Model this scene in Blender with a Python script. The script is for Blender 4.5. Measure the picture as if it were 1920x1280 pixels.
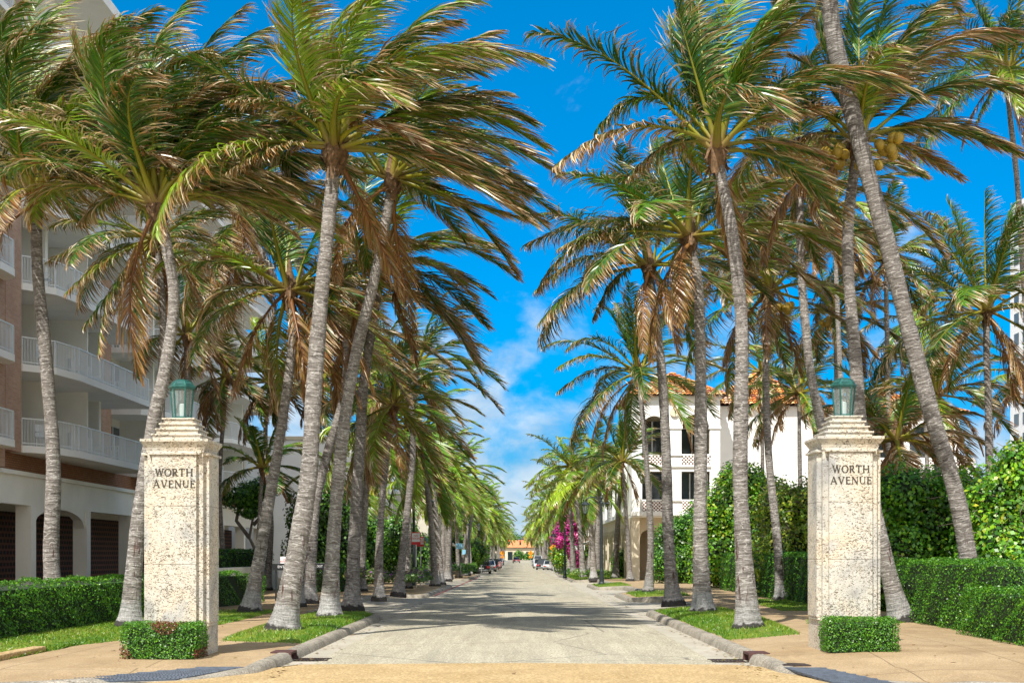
import bpy, math, random
import numpy as np
from mathutils import Vector, Matrix

R = math.radians
scene = bpy.context.scene
for o in list(bpy.data.objects):
    bpy.data.objects.remove(o)
col = scene.collection

# ------------------------------------------------------------------ camera
CAM_H = 1.7
FPX = 2600.0          # focal length in pixels of a 1920 px wide frame
VX, VY = 975.0, 1040.0  # vanishing point of the avenue
cam_d = bpy.data.cameras.new('camera')
cam = bpy.data.objects.new('camera', cam_d)
col.objects.link(cam)
cam.location = (0, 0, CAM_H)
cam.rotation_euler = (R(90), 0, 0)
cam_d.sensor_width = 36.0
cam_d.lens = 36.0 * FPX / 1920.0
cam_d.shift_x = -(VX - 960.0) / 1920.0
cam_d.shift_y = (VY - 640.0) / 1920.0
cam_d.clip_start = 0.1
cam_d.clip_end = 6000
scene.camera = cam
scene.render.resolution_x = 1024
scene.render.resolution_y = 682

# ------------------------------------------------------------------ light
SUN_EL = 53.0
SH = Vector((0.38, 0.925, 0)).normalized()          # the way shadows fall
sun_dir = Vector((-SH.x * math.cos(R(SUN_EL)), -SH.y * math.cos(R(SUN_EL)), math.sin(R(SUN_EL))))
sd = bpy.data.lights.new('sun', 'SUN')
sd.energy = 5.0
sd.angle = R(0.5)
sd.color = (1.0, 0.955, 0.88)
so = bpy.data.objects.new('sun', sd)
col.objects.link(so)
so.rotation_euler = sun_dir.to_track_quat('Z', 'Y').to_euler()
so.location = (-20, -20, 40)

world = bpy.data.worlds.new('World')
scene.world = world
world.use_nodes = True
wn = world.node_tree
wn.nodes.clear()
def noise_(nt, vec, sc):
    n = nt.nodes.new('ShaderNodeTexNoise'); n.inputs['Scale'].default_value = sc; n.inputs['Detail'].default_value = 4
    m = nt.nodes.new('ShaderNodeMapRange'); m.inputs['From Min'].default_value = 0.35; m.inputs['From Max'].default_value = 0.65
    nt.links.new(vec, n.inputs['Vector']); nt.links.new(n.outputs['Fac'], m.inputs['Value'])
    return m.outputs[0]
def _n(nt, t, **kw):
    n = nt.nodes.new(t)
    for k, v in kw.items():
        setattr(n, k, v)
    return n
w_out = _n(wn, 'ShaderNodeOutputWorld')
w_bg = _n(wn, 'ShaderNodeBackground')
w_bg.inputs['Strength'].default_value = 0.115
w_sky = _n(wn, 'ShaderNodeTexSky')
w_sky.sky_type = 'NISHITA'
w_sky.sun_disc = False
w_sky.sun_elevation = R(SUN_EL)
w_sky.sun_rotation = math.atan2(sun_dir.x, sun_dir.y)
w_sky.air_density = 1.0
w_sky.dust_density = 0.25
w_sky.ozone_density = 2.0
w_hs = _n(wn, 'ShaderNodeHueSaturation')
w_hs.inputs['Saturation'].default_value = 1.18
w_hs.inputs['Value'].default_value = 1.0
w_tc0 = _n(wn, 'ShaderNodeTexCoord')
w_mul = _n(wn, 'ShaderNodeMixRGB', blend_type='MULTIPLY')
w_mul.inputs['Fac'].default_value = 1.0
w_gr = _n(wn, 'ShaderNodeSeparateXYZ'); w_g2 = _n(wn, 'ShaderNodeValToRGB')
wn.links.new(w_tc0.outputs['Generated'], w_gr.inputs[0]); wn.links.new(w_gr.outputs['Z'], w_g2.inputs[0])
w_g2.color_ramp.elements[0].position = 0.0; w_g2.color_ramp.elements[0].color = (0.25, 0.38, 0.66, 1)
w_g2.color_ramp.elements[1].position = 0.42; w_g2.color_ramp.elements[1].color = (0.36, 0.88, 1.14, 1)
e_ = w_g2.color_ramp.elements.new(0.15); e_.color = (0.24, 0.66, 0.98, 1)
wn.links.new(w_g2.outputs[0], w_mul.inputs['Color2'])      # the deep clear blue of the day
wn.links.new(w_sky.outputs[0], w_mul.inputs['Color1'])
wn.links.new(w_mul.outputs[0], w_hs.inputs['Color'])
w_tc = _n(wn, 'ShaderNodeTexCoord')
w_sep = _n(wn, 'ShaderNodeSeparateXYZ')
wn.links.new(w_tc.outputs['Generated'], w_sep.inputs[0])
w_map = _n(wn, 'ShaderNodeMapping')
w_map.inputs['Scale'].default_value = (1, 1, 1.7)
w_map.inputs['Location'].default_value = (7.7, 0.9, 1.9)
wn.links.new(w_tc.outputs['Generated'], w_map.inputs[0])
w_no = _n(wn, 'ShaderNodeTexNoise')
w_no.inputs['Scale'].default_value = 11.0
w_no.inputs['Detail'].default_value = 9.0
w_no.inputs['Roughness'].default_value = 0.56
w_no.inputs['Distortion'].default_value = 0.25
wn.links.new(w_map.outputs[0], w_no.inputs['Vector'])
# less cloud higher up
w_el = _n(wn, 'ShaderNodeMapRange')
w_el.inputs['From Min'].default_value = 0.08
w_el.inputs['From Max'].default_value = 0.25
w_el.inputs['To Min'].default_value = 0.15
w_el.inputs['To Max'].default_value = -0.17
wn.links.new(w_sep.outputs['Z'], w_el.inputs['Value'])
w_el2 = _n(wn, 'ShaderNodeMapRange')      # a bank of cloud coming back high on the left
w_el2.inputs['From Min'].default_value = -0.12
w_el2.inputs['From Max'].default_value = -0.30
w_el2.inputs['To Min'].default_value = 0.0
w_el2.inputs['To Max'].default_value = 0.20
wn.links.new(w_sep.outputs['X'], w_el2.inputs['Value'])
w_add = _n(wn, 'ShaderNodeMath', operation='ADD')
wn.links.new(w_no.outputs['Fac'], w_add.inputs[0])
wn.links.new(w_el.outputs[0], w_add.inputs[1])
w_add2 = _n(wn, 'ShaderNodeMath', operation='ADD')
wn.links.new(w_add.outputs[0], w_add2.inputs[0])
wn.links.new(w_el2.outputs[0], w_add2.inputs[1])
w_bk = _n(wn, 'ShaderNodeMapRange')      # unseen cloud added behind the camera to brighten the shaded building
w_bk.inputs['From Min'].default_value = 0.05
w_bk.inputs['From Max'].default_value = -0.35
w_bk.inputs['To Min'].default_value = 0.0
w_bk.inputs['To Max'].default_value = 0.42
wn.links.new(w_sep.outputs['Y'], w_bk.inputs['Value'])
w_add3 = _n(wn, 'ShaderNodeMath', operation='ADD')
w_rt = _n(wn, 'ShaderNodeMapRange')      # more cloud added out of view on the right, lighting the left building
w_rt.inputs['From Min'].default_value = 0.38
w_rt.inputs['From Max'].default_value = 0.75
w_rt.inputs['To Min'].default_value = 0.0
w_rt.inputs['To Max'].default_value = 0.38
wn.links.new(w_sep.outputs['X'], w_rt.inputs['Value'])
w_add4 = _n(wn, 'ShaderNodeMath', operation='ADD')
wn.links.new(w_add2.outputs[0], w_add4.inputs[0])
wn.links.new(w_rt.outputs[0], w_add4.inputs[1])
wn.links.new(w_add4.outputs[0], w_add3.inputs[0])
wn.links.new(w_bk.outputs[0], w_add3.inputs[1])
w_cr = _n(wn, 'ShaderNodeValToRGB')
w_cr.color_ramp.interpolation = 'EASE'
w_cr.color_ramp.elements[0].position = 0.50
w_cr.color_ramp.elements[0].color = (0, 0, 0, 1)
w_cr.color_ramp.elements[1].position = 0.72
w_cr.color_ramp.elements[1].color = (0.85, 0.85, 0.85, 1)
wn.links.new(w_add3.outputs[0], w_cr.inputs[0])
w_mix = _n(wn, 'ShaderNodeMixRGB')
w_cc = _n(wn, 'ShaderNodeMixRGB')      # cloud towards the rear set brighter, as added fill for the shade
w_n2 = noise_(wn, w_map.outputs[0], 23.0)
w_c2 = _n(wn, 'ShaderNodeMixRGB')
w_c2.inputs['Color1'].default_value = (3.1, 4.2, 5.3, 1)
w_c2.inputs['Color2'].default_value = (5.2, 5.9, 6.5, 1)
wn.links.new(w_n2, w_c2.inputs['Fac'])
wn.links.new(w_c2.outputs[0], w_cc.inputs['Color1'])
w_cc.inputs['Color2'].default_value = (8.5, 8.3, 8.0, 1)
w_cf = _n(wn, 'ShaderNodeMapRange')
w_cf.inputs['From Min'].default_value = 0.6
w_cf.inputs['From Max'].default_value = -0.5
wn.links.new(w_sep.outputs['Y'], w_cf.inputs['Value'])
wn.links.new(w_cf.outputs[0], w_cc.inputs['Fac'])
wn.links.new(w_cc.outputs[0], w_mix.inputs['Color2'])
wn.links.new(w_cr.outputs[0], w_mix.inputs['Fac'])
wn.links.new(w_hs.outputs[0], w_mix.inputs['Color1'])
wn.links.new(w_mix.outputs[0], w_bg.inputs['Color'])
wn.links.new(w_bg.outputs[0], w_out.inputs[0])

scene.view_settings.view_transform = 'Standard'
scene.view_settings.look = 'None'
scene.view_settings.gamma = 1.0
scene.view_settings.exposure = 0.43
scene.view_settings.use_curve_mapping = False
try:
    scene.cycles.transparent_max_bounces = 8
    scene.cycles.max_bounces = 6
except Exception:
    pass

# ------------------------------------------------------------------ helpers
def W(px, py, z):
    """point seen at pixel (px,py) of the 1920 px photograph, z metres away"""
    return Vector(((px - VX) / FPX * z, z, CAM_H + (VY - py) / FPX * z))

RZ_Y = [0, 60, 150, 215, 265, 340, 470, 900]
RZ_Z = [0, 0, -0.33, -0.6, -0.75, -0.3, 0.15, 0.3]
def rz(y):
    return float(np.interp(y, RZ_Y, RZ_Z))
SW = 0.13   # height of the pavements over the road
def sstep(a, b, x):
    t = min(1.0, max(0.0, (x - a) / (b - a)))
    return t * t * (3 - 2 * t)
def gz(x, y):
    """height of the pavement"""
    e = SW * sstep(18.2, 21.5, y) if abs(x) < 5.5 else SW * sstep(16.5, 19.8, y)
    e = max(e, 0.02)
    if x > 0:
        e += 0.08 * sstep(3.8, 5.2, x) * sstep(19, 22, y)
    return rz(y) + e

def mesh_np(name, V, F, mat=None, parent=None, cols=None, uvs=None, smooth=False, loc=None, mats=None, midx=None):
    V = np.asarray(V, dtype=np.float32)
    F = np.asarray(F, dtype=np.int32)
    me = bpy.data.meshes.new(name)
    n, k = F.shape
    me.vertices.add(len(V))
    me.vertices.foreach_set('co', V.ravel())
    me.loops.add(n * k)
    me.loops.foreach_set('vertex_index', F.ravel())
    me.polygons.add(n)
    me.polygons.foreach_set('loop_start', np.arange(0, n * k, k, dtype=np.int32))
    me.polygons.foreach_set('loop_total', np.full(n, k, dtype=np.int32))
    if smooth:
        me.polygons.foreach_set('use_smooth', np.ones(n, dtype=bool))
    if cols is not None:
        a = me.color_attributes.new('Col', 'FLOAT_COLOR', 'POINT')
        c = np.ones((len(V), 4), dtype=np.float32)
        c[:, :3] = cols
        a.data.foreach_set('color', c.ravel())
    if uvs is not None:
        uv = me.uv_layers.new(name='UVMap')
        uv.data.foreach_set('uv', np.asarray(uvs, dtype=np.float32)[F.ravel()].ravel())
    me.update(calc_edges=True)
    if mats:
        for m in mats: me.materials.append(m)
        me.polygons.foreach_set('material_index', np.asarray(midx, dtype=np.int32))
    elif mat: me.materials.append(mat)
    o = bpy.data.objects.new(name, me)
    col.objects.link(o)
    if parent: o.parent = parent
    if loc is not None: o.location = loc
    return o

class MB:
    """collects simple shapes into one mesh"""
    def __init__(s):
        s.v = []; s.f = []; s.m = []; s.uv = {}
        s.cm = 0
    def add(s, vs, fs):
        b = len(s.v)
        s.v += [tuple(v) for v in vs]
        s.f += [tuple(i + b for i in f) for f in fs]
        s.m += [s.cm] * len(fs)
    def box(s, x0, x1, y0, y1, z0, z1):
        v = [(x0,y0,z0),(x1,y0,z0),(x1,y1,z0),(x0,y1,z0),(x0,y0,z1),(x1,y0,z1),(x1,y1,z1),(x0,y1,z1)]
        s.add(v, [(0,3,2,1),(4,5,6,7),(0,1,5,4),(1,2,6,5),(2,3,7,6),(3,0,4,7)])
    def frus(s, cx, cy, z0, z1, a0, b0, a1, b1):
        """box tapering from half sizes a0,b0 to a1,b1"""
        v = [(cx-a0,cy-b0,z0),(cx+a0,cy-b0,z0),(cx+a0,cy+b0,z0),(cx-a0,cy+b0,z0),
             (cx-a1,cy-b1,z1),(cx+a1,cy-b1,z1),(cx+a1,cy+b1,z1),(cx-a1,cy+b1,z1)]
        s.add(v, [(0,3,2,1),(4,5,6,7),(0,1,5,4),(1,2,6,5),(2,3,7,6),(3,0,4,7)])
    def bar(s, p, q, w, h=None):
        p = Vector(p); q = Vector(q); h = h or w
        d = (q - p).normalized()
        up = Vector((0,0,1)) if abs(d.z) < 0.95 else Vector((1,0,0))
        sx = d.cross(up).normalized() * w / 2
        sy = sx.cross(d).normalized() * h / 2
        v = [p-sx-sy, p+sx-sy, p+sx+sy, p-sx+sy, q-sx-sy, q+sx-sy, q+sx+sy, q-sx+sy]
        s.add(v, [(0,3,2,1),(4,5,6,7),(0,1,5,4),(1,2,6,5),(2,3,7,6),(3,0,4,7)])
    def tube(s, pts, rs, n=10, cap=True):
        pts = [Vector(p) for p in pts]
        if not hasattr(rs, '__len__'): rs = [rs] * len(pts)
        rings = []
        for i, p in enumerate(pts):
            a = pts[max(0, i-1)]; b = pts[min(len(pts)-1, i+1)]
            d = (b - a).normalized()
            up = Vector((0,1,0)) if abs(d.y) < 0.9 else Vector((1,0,0))
            sx = d.cross(up).normalized(); sy = sx.cross(d).normalized()
            rings.append([p + (sx*math.cos(2*math.pi*k/n) + sy*math.sin(2*math.pi*k/n))*rs[i] for k in range(n)])
        vs = [v for r in rings for v in r]
        fs = []
        for i in range(len(pts)-1):
            for k in range(n):
                fs.append((i*n+k, i*n+(k+1)%n, (i+1)*n+(k+1)%n, (i+1)*n+k))
        if cap:
            fs.append(tuple(range(n-1,-1,-1))); fs.append(tuple((len(pts)-1)*n+k for k in range(n)))
        s.add(vs, fs)
    def lathe(s, c, prof, n=16):
        """prof: (radius, z) list about the vertical through c"""
        vs = []
        for r, z in prof:
            for k in range(n):
                a = 2*math.pi*(k+0.5)/n
                vs.append((c[0]+r*math.cos(a), c[1]+r*math.sin(a), c[2]+z))
        fs = []
        for i in range(len(prof)-1):
            for k in range(n):
                fs.append((i*n+k, i*n+(k+1)%n, (i+1)*n+(k+1)%n, (i+1)*n+k))
        fs.append(tuple(range(n-1,-1,-1))); fs.append(tuple((len(prof)-1)*n+k for k in range(n)))
        s.add(vs, fs)
    def prism(s, poly, z0, z1):
        n = len(poly)
        ar = sum(poly[i][0]*poly[(i+1)%n][1]-poly[(i+1)%n][0]*poly[i][1] for i in range(n))
        if ar < 0: poly = poly[::-1]
        v = [(p[0],p[1],z0) for p in poly] + [(p[0],p[1],z1) for p in poly]
        f = [tuple(range(n-1,-1,-1)), tuple(range(n,2*n))] + [(i,(i+1)%n,n+(i+1)%n,n+i) for i in range(n)]
        s.add(v, f)
    def build(s, name, mat, parent=None, loc=None, smooth=False, bevel=0, shift=None):
        me = bpy.data.meshes.new(name)
        v = s.v
        if shift is not None:
            v = [(a[0]-shift[0], a[1]-shift[1], a[2]-shift[2]) for a in v]
        me.from_pydata(v, [], s.f)
        if isinstance(mat, (list, tuple)):
            for m in mat: me.materials.append(m)
            me.polygons.foreach_set('material_index', s.m)
        elif mat: me.materials.append(mat)
        if smooth:
            me.polygons.foreach_set('use_smooth', [True]*len(me.polygons))
        me.update()
        o = bpy.data.objects.new(name, me)
        col.objects.link(o)
        if parent: o.parent = parent
        if loc is not None: o.location = loc
        if bevel:
            b = o.modifiers.new('bevel', 'BEVEL'); b.width = bevel; b.segments = 2; b.limit_method = 'ANGLE'
        return o

def tag(o, label=None, cat=None, group=None, kind=None):
    if label: o['label'] = label
    if cat: o['category'] = cat
    if group: o['group'] = group
    if kind: o['kind'] = kind
    return o
def empty(name, loc, label=None, cat=None, group=None, rot=0):
    o = bpy.data.objects.new(name, None)
    col.objects.link(o)
    o.location = loc; o.rotation_euler = (0, 0, rot)
    o.empty_display_size = 0.2
    return tag(o, label, cat, group)
def kids(o):
    return [c for c in o.children]
def copy_tree(root, loc, rot=None, scale=None, label=None, group=None):
    def rec(o, parent):
        c = o.copy(); col.objects.link(c); c.parent = parent
        for ch in kids(o): rec(ch, c)
        return c
    r = rec(root, None)
    r.location = loc
    if rot is not None: r.rotation_euler = (0, 0, rot)
    if scale is not None: r.scale = (scale, scale, scale)
    if label: r['label'] = label
    if group: r['group'] = group
    return r

# ------------------------------------------------------------------ materials
def M_new(name):
    m = bpy.data.materials.new(name)
    m.use_nodes = True
    nt = m.node_tree
    b = nt.nodes['Principled BSDF']
    return m, nt, b
def noise(nt, vec, scale, detail=4, rough=0.55, dist=0, stretch=None):
    n = _n(nt, 'ShaderNodeTexNoise')
    n.inputs['Scale'].default_value = scale
    n.inputs['Detail'].default_value = detail
    n.inputs['Roughness'].default_value = rough
    n.inputs['Distortion'].default_value = dist
    if stretch:
        mp = _n(nt, 'ShaderNodeMapping'); mp.inputs['Scale'].default_value = stretch
        nt.links.new(vec, mp.inputs[0]); vec = mp.outputs[0]
    nt.links.new(vec, n.inputs['Vector'])
    return n.outputs['Fac']
def ramp(nt, fac, stops, interp='LINEAR'):
    r = _n(nt, 'ShaderNodeValToRGB')
    r.color_ramp.interpolation = interp
    e = r.color_ramp.elements
    while len(e) < len(stops): e.new(0.5)
    for i, (p, c) in enumerate(stops):
        e[i].position = p
        if not hasattr(c, '__len__'): c = (c, c, c)
        e[i].color = (*c, 1)
    nt.links.new(fac, r.inputs[0])
    return r.outputs[0]
def mixc(nt, fac, a, b, mode='MIX'):
    m = _n(nt, 'ShaderNodeMixRGB'); m.blend_type = mode
    for s_, v in ((m.inputs[0], fac), (m.inputs[1], a), (m.inputs[2], b)):
        if hasattr(v, 'links') or isinstance(v, bpy.types.NodeSocket): nt.links.new(v, s_)
        elif hasattr(v, '__len__'): s_.default_value = (*v, 1)
        else: s_.default_value = v
    return m.outputs[0]
def math_(nt, op, a, b=None, clamp=False):
    m = _n(nt, 'ShaderNodeMath', operation=op); m.use_clamp = clamp
    for s_, v in ((m.inputs[0], a), (m.inputs[1], b)):
        if v is None: continue
        if isinstance(v, bpy.types.NodeSocket): nt.links.new(v, s_)
        else: s_.default_value = v
    return m.outputs[0]
def bump(nt, b, h, strength=0.3, dist=0.02):
    n = _n(nt, 'ShaderNodeBump')
    n.inputs['Strength'].default_value = strength
    n.inputs['Distance'].default_value = dist
    nt.links.new(h, n.inputs['Height'])
    nt.links.new(n.outputs[0], b.inputs['Normal'])
def obj_co(nt):
    g = _n(nt, 'ShaderNodeNewGeometry')
    return g.outputs['Position']
def loc_co(nt):
    t = _n(nt, 'ShaderNodeTexCoord'); return t.outputs['Object']

def simple(name, colr, rough=0.6, metal=0, var=0.12, scale=3.0, bmp=0.0, spec=0.5, coat=0):
    m, nt, b = M_new(name)
    p = loc_co(nt)
    n1 = noise(nt, p, scale, 5)
    lo = tuple(c*(1-var) for c in colr); hi = tuple(min(1, c*(1+var)) for c in colr)
    nt.links.new(ramp(nt, n1, [(0.3, lo), (0.7, hi)]), b.inputs['Base Color'])
    b.inputs['Roughness'].default_value = rough
    b.inputs['Metallic'].default_value = metal
    b.inputs['Specular IOR Level'].default_value = spec
    if coat: b.inputs['Coat Weight'].default_value = coat
    if bmp:
        bump(nt, b, noise(nt, p, scale*12, 5), bmp, 0.01)
    return m

def m_leafy(name, trans=0.35, rough=0.38, spec=0.5):
    """leaf material, colour from the leaves' own colour attribute"""
    m, nt, b = M_new(name)
    a = _n(nt, 'ShaderNodeVertexColor'); a.layer_name = 'Col'
    nt.links.new(a.outputs[0], b.inputs['Base Color'])
    b.inputs['Roughness'].default_value = rough
    b.inputs['Specular IOR Level'].default_value = spec
    t = _n(nt, 'ShaderNodeBsdfTranslucent')
    hs = _n(nt, 'ShaderNodeHueSaturation'); hs.inputs['Value'].default_value = 1.5; hs.inputs['Hue'].default_value = 0.49
    nt.links.new(a.outputs[0], hs.inputs['Color'])
    nt.links.new(hs.outputs[0], t.inputs[0])
    mx = _n(nt, 'ShaderNodeMixShader'); mx.inputs[0].default_value = trans
    nt.links.new(b.outputs[0], mx.inputs[1]); nt.links.new(t.outputs[0], mx.inputs[2])
    nt.links.new(mx.outputs[0], nt.nodes['Material Output'].inputs[0])
    return m
MAT = {}
MAT['frond'] = m_leafy('frond_leaf', 0.15, 0.36, 0.55)
MAT['leaf'] = m_leafy('broad_leaf', 0.25, 0.38, 0.5)
MAT['petal'] = m_leafy('petal', 0.3, 0.6, 0.2)

# trunk bark: rings up the stem, pale foot, dark root collar, rust scars (UV: u round, v metres up)
def m_trunk():
    m, nt, b = M_new('palm_bark')
    uv = _n(nt, 'ShaderNodeUVMap').outputs[0]
    sep = _n(nt, 'ShaderNodeSeparateXYZ'); nt.links.new(uv, sep.inputs[0])
    pos = obj_co(nt)
    oi = _n(nt, 'ShaderNodeObjectInfo').outputs['Random']
    wob = noise(nt, pos, 2.2, 3)
    v = math_(nt, 'ADD', sep.outputs['Y'], math_(nt, 'MULTIPLY', wob, 0.12))
    cmb = _n(nt, 'ShaderNodeCombineXYZ')
    nt.links.new(math_(nt, 'MULTIPLY', sep.outputs['X'], 0.7), cmb.inputs[0])
    nt.links.new(math_(nt, 'MULTIPLY', v, 13.0), cmb.inputs[1])
    nt.links.new(math_(nt, 'MULTIPLY', oi, 40.0), cmb.inputs[2])
    rings = noise(nt, cmb.outputs[0], 1.25, 4, 0.6)
    fine = noise(nt, pos, 26, 5, 0.65, 0.2, (1, 1, 0.45))
    blot = noise(nt, pos, 3.2, 5, 0.6)
    c = ramp(nt, rings, [(0.28, (0.045, 0.036, 0.03)), (0.40, (0.15, 0.122, 0.098)), (0.52, (0.235, 0.198, 0.165)), (0.62, (0.30, 0.262, 0.225)), (0.72, (0.50, 0.46, 0.41))])
    c = mixc(nt, ramp(nt, fine, [(0.35, 0.55), (0.6, 0.0)]), c, (0.09, 0.075, 0.062))
    c = mixc(nt, ramp(nt, blot, [(0.4, 0.0), (0.7, 0.45)]), c, (0.20, 0.165, 0.13))
    cmb2 = _n(nt, 'ShaderNodeCombineXYZ')
    nt.links.new(math_(nt, 'MULTIPLY', sep.outputs['X'], 0.9), cmb2.inputs[0])
    nt.links.new(math_(nt, 'MULTIPLY', v, 9.0), cmb2.inputs[1])
    nt.links.new(math_(nt, 'MULTIPLY', oi, 77.0), cmb2.inputs[2])
    ln_ = noise(nt, cmb2.outputs[0], 1.5, 2, 0.4)
    lf = ramp(nt, ln_, [(0.47, 0.0), (0.50, 1.0), (0.515, 1.0), (0.545, 0.0)])
    c = mixc(nt, math_(nt, 'MULTIPLY', lf, 0.6), c, (0.52, 0.48, 0.43))
    # pale foot
    vv = math_(nt, 'ADD', sep.outputs['Y'], math_(nt, 'MULTIPLY', math_(nt, 'SUBTRACT', noise(nt, pos, 3.0, 4), 0.5), 0.55))
    foot = ramp(nt, vv, [(0.0, 1.0), (0.52, 1.0), (0.68, 0.0), (1.0, 0.0)])
    pale = ramp(nt, fine, [(0.3, (0.17, 0.165, 0.16)), (0.6, (0.40, 0.395, 0.385))])
    c = mixc(nt, math_(nt, 'MULTIPLY', foot, math_(nt, 'ADD', math_(nt, 'MULTIPLY', oi, 0.45), 0.35)), c, pale)
    root = ramp(nt, math_(nt, 'ADD', sep.outputs['Y'], math_(nt, 'MULTIPLY', math_(nt, 'SUBTRACT', noise(nt, pos, 9, 3), 0.5), 0.25)), [(0.0, 1.0), (0.16, 1.0), (0.20, 0.0), (1.0, 0.0)])
    c = mixc(nt, math_(nt, 'MULTIPLY', root, 0.95), c, (0.035, 0.03, 0.027))
    # rusty scars between 0.8 m and 2.2 m
    sc = noise(nt, pos, 6.5, 2, 0.5, 0.3, (1.6, 1.6, 0.35))
    band = ramp(nt, math_(nt, 'MULTIPLY', sep.outputs['Y'], 0.25), [(0.12, 0.0), (0.22, 1.0), (0.42, 1.0), (0.55, 0.0)])
    sf = math_(nt, 'MULTIPLY', ramp(nt, sc, [(0.625, 0.0), (0.66, 1.0)]), band)
    c = mixc(nt, sf, c, mixc(nt, blot, (0.02, 0.008, 0.006), (0.16, 0.05, 0.03)))
    hs = _n(nt, 'ShaderNodeHueSaturation')
    nt.links.new(math_(nt, 'ADD', math_(nt, 'MULTIPLY', oi, 0.35), 0.86), hs.inputs['Value'])
    hs.inputs['Saturation'].default_value = 0.62
    nt.links.new(c, hs.inputs['Color'])
    nt.links.new(hs.outputs[0], b.inputs['Base Color'])
    b.inputs['Roughness'].default_value = 0.85
    b.inputs['Specular IOR Level'].default_value = 0.2
    hgt = math_(nt, 'ADD', rings, math_(nt, 'MULTIPLY', fine, 0.5))
    bump(nt, b, hgt, 0.9, 0.05)
    return m
MAT['bark'] = m_trunk()
MAT['boot'] = simple('palm_fibre', (0.17, 0.10, 0.05), 0.9, 0, 0.5, 14, 0.6)

def m_coquina():
    m, nt, b = M_new('coquina_stone')
    p = obj_co(nt)
    big = noise(nt, p, 1.1, 4, 0.5, 0.6)
    c = ramp(nt, big, [(0.30, (0.36, 0.36, 0.35)), (0.42, (0.57, 0.545, 0.475)), (0.55, (0.64, 0.56, 0.44)), (0.64, (0.50, 0.49, 0.45)), (0.74, (0.31, 0.33, 0.33))])
    mid = noise(nt, p, 9, 5, 0.6, 0.5)
    c = mixc(nt, ramp(nt, mid, [(0.45, 0.0), (0.7, 0.35)]), c, (0.32, 0.27, 0.19))
    pit = noise(nt, p, 26, 2, 0.5, 1.2, (1.0, 1.0, 1.9))
    zone = ramp(nt, noise(nt, p, 1.9, 3), [(0.38, 0.0), (0.62, 1.0)])
    thr = math_(nt, 'ADD', pit, math_(nt, 'MULTIPLY', zone, 0.075))
    pf = ramp(nt, thr, [(0.615, 0.0), (0.64, 1.0)])
    c = mixc(nt, math_(nt, 'MULTIPLY', pf, 0.85), c, (0.095, 0.075, 0.05))
    pit2 = noise(nt, p, 60, 2, 0.5, 0.8)
    c = mixc(nt, ramp(nt, pit2, [(0.6, 0.0), (0.68, 0.5)]), c, (0.15, 0.12, 0.085))
    nt.links.new(c, b.inputs['Base Color'])
    b.inputs['Roughness'].default_value = 0.8
    b.inputs['Specular IOR Level'].default_value = 0.25
    h = math_(nt, 'SUBTRACT', math_(nt, 'MULTIPLY', pit2, 0.25), pf)
    bump(nt, b, h, 0.5, 0.015)
    return m
MAT['coquina'] = m_coquina()

def m_ground(name, a, c2, sc=0.6, speck=0.25, spsc=60, rough=0.85, stain=(0.1,0.09,0.075), joints=None, stretch=None, bmp=0.25):
    m, nt, b = M_new(name)
    p = obj_co(nt)
    big = noise(nt, p, sc, 6, 0.6, 0.3, stretch)
    c = ramp(nt, big, [(0.32, a), (0.68, c2)])
    sp = noise(nt, p, spsc, 3, 0.7)
    c = mixc(nt, ramp(nt, sp, [(0.38, speck), (0.55, 0.0)]), c, tuple(x*0.35 for x in a))
    c = mixc(nt, ramp(nt, sp, [(0.55, 0.0), (0.72, speck)]), c, tuple(min(0.9, x*1.7) for x in c2))
    st = noise(nt, p, 1.7, 7, 0.65, 0.8, (1, 0.45, 1))
    c = mixc(nt, ramp(nt, st, [(0.52, 0.0), (0.74, 0.55)]), c, stain)
    if name == 'worn_asphalt':      # wheel lanes, tar seams, patched strips
        ln_ = noise(nt, p, 1.0, 6, 0.6, 0.4, (1.6, 0.07, 1))
        c = mixc(nt, ramp(nt, ln_, [(0.40, 0.0), (0.50, 0.30), (0.52, 0.0), (0.68, 0.45)]), c, (0.22, 0.205, 0.165))
        vo = _n(nt, 'ShaderNodeTexVoronoi'); vo.feature = 'DISTANCE_TO_EDGE'; vo.inputs['Scale'].default_value = 0.22
        nt.links.new(p, vo.inputs['Vector'])
        cr_ = math_(nt, 'ADD', vo.outputs['Distance'], math_(nt, 'MULTIPLY', noise(nt, p, 5, 5, 0.7), 0.03))
        c = mixc(nt, ramp(nt, cr_, [(0.016, 0.7), (0.021, 0.0)]), c, (0.10, 0.09, 0.075))
    h = sp
    if joints:
        br = _n(nt, 'ShaderNodeTexBrick')
        br.offset = 0.0
        br.inputs['Scale'].default_value = 1.0
        br.inputs['Brick Width'].default_value = joints[0]
        br.inputs['Row Height'].default_value = joints[1]
        br.inputs['Mortar Size'].default_value = 0.012
        br.inputs['Color1'].default_value = (0, 0, 0, 1); br.inputs['Color2'].default_value = (0, 0, 0, 1)
        br.inputs['Mortar'].default_value = (1, 1, 1, 1)
        nt.links.new(p, br.inputs['Vector'])
        c = mixc(nt, math_(nt, 'MULTIPLY', br.outputs['Color'], 0.6), c, tuple(x*0.3 for x in a))
    nt.links.new(c, b.inputs['Base Color'])
    b.inputs['Roughness'].default_value = rough
    b.inputs['Specular IOR Level'].default_value = 0.25
    bump(nt, b, h, bmp, 0.01)
    return m
MAT['asphalt'] = m_ground('worn_asphalt', (0.40, 0.36, 0.265), (0.54, 0.49, 0.365), 0.8, 0.85, 30, stain=(0.27, 0.225, 0.15), stretch=(1.8, 0.3, 1))
MAT['pavement'] = m_ground('tan_pavement', (0.31, 0.215, 0.115), (0.44, 0.325, 0.19), 0.9, 0.35, 40, stain=(0.19, 0.13, 0.075), joints=(1.8, 2.4))
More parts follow.
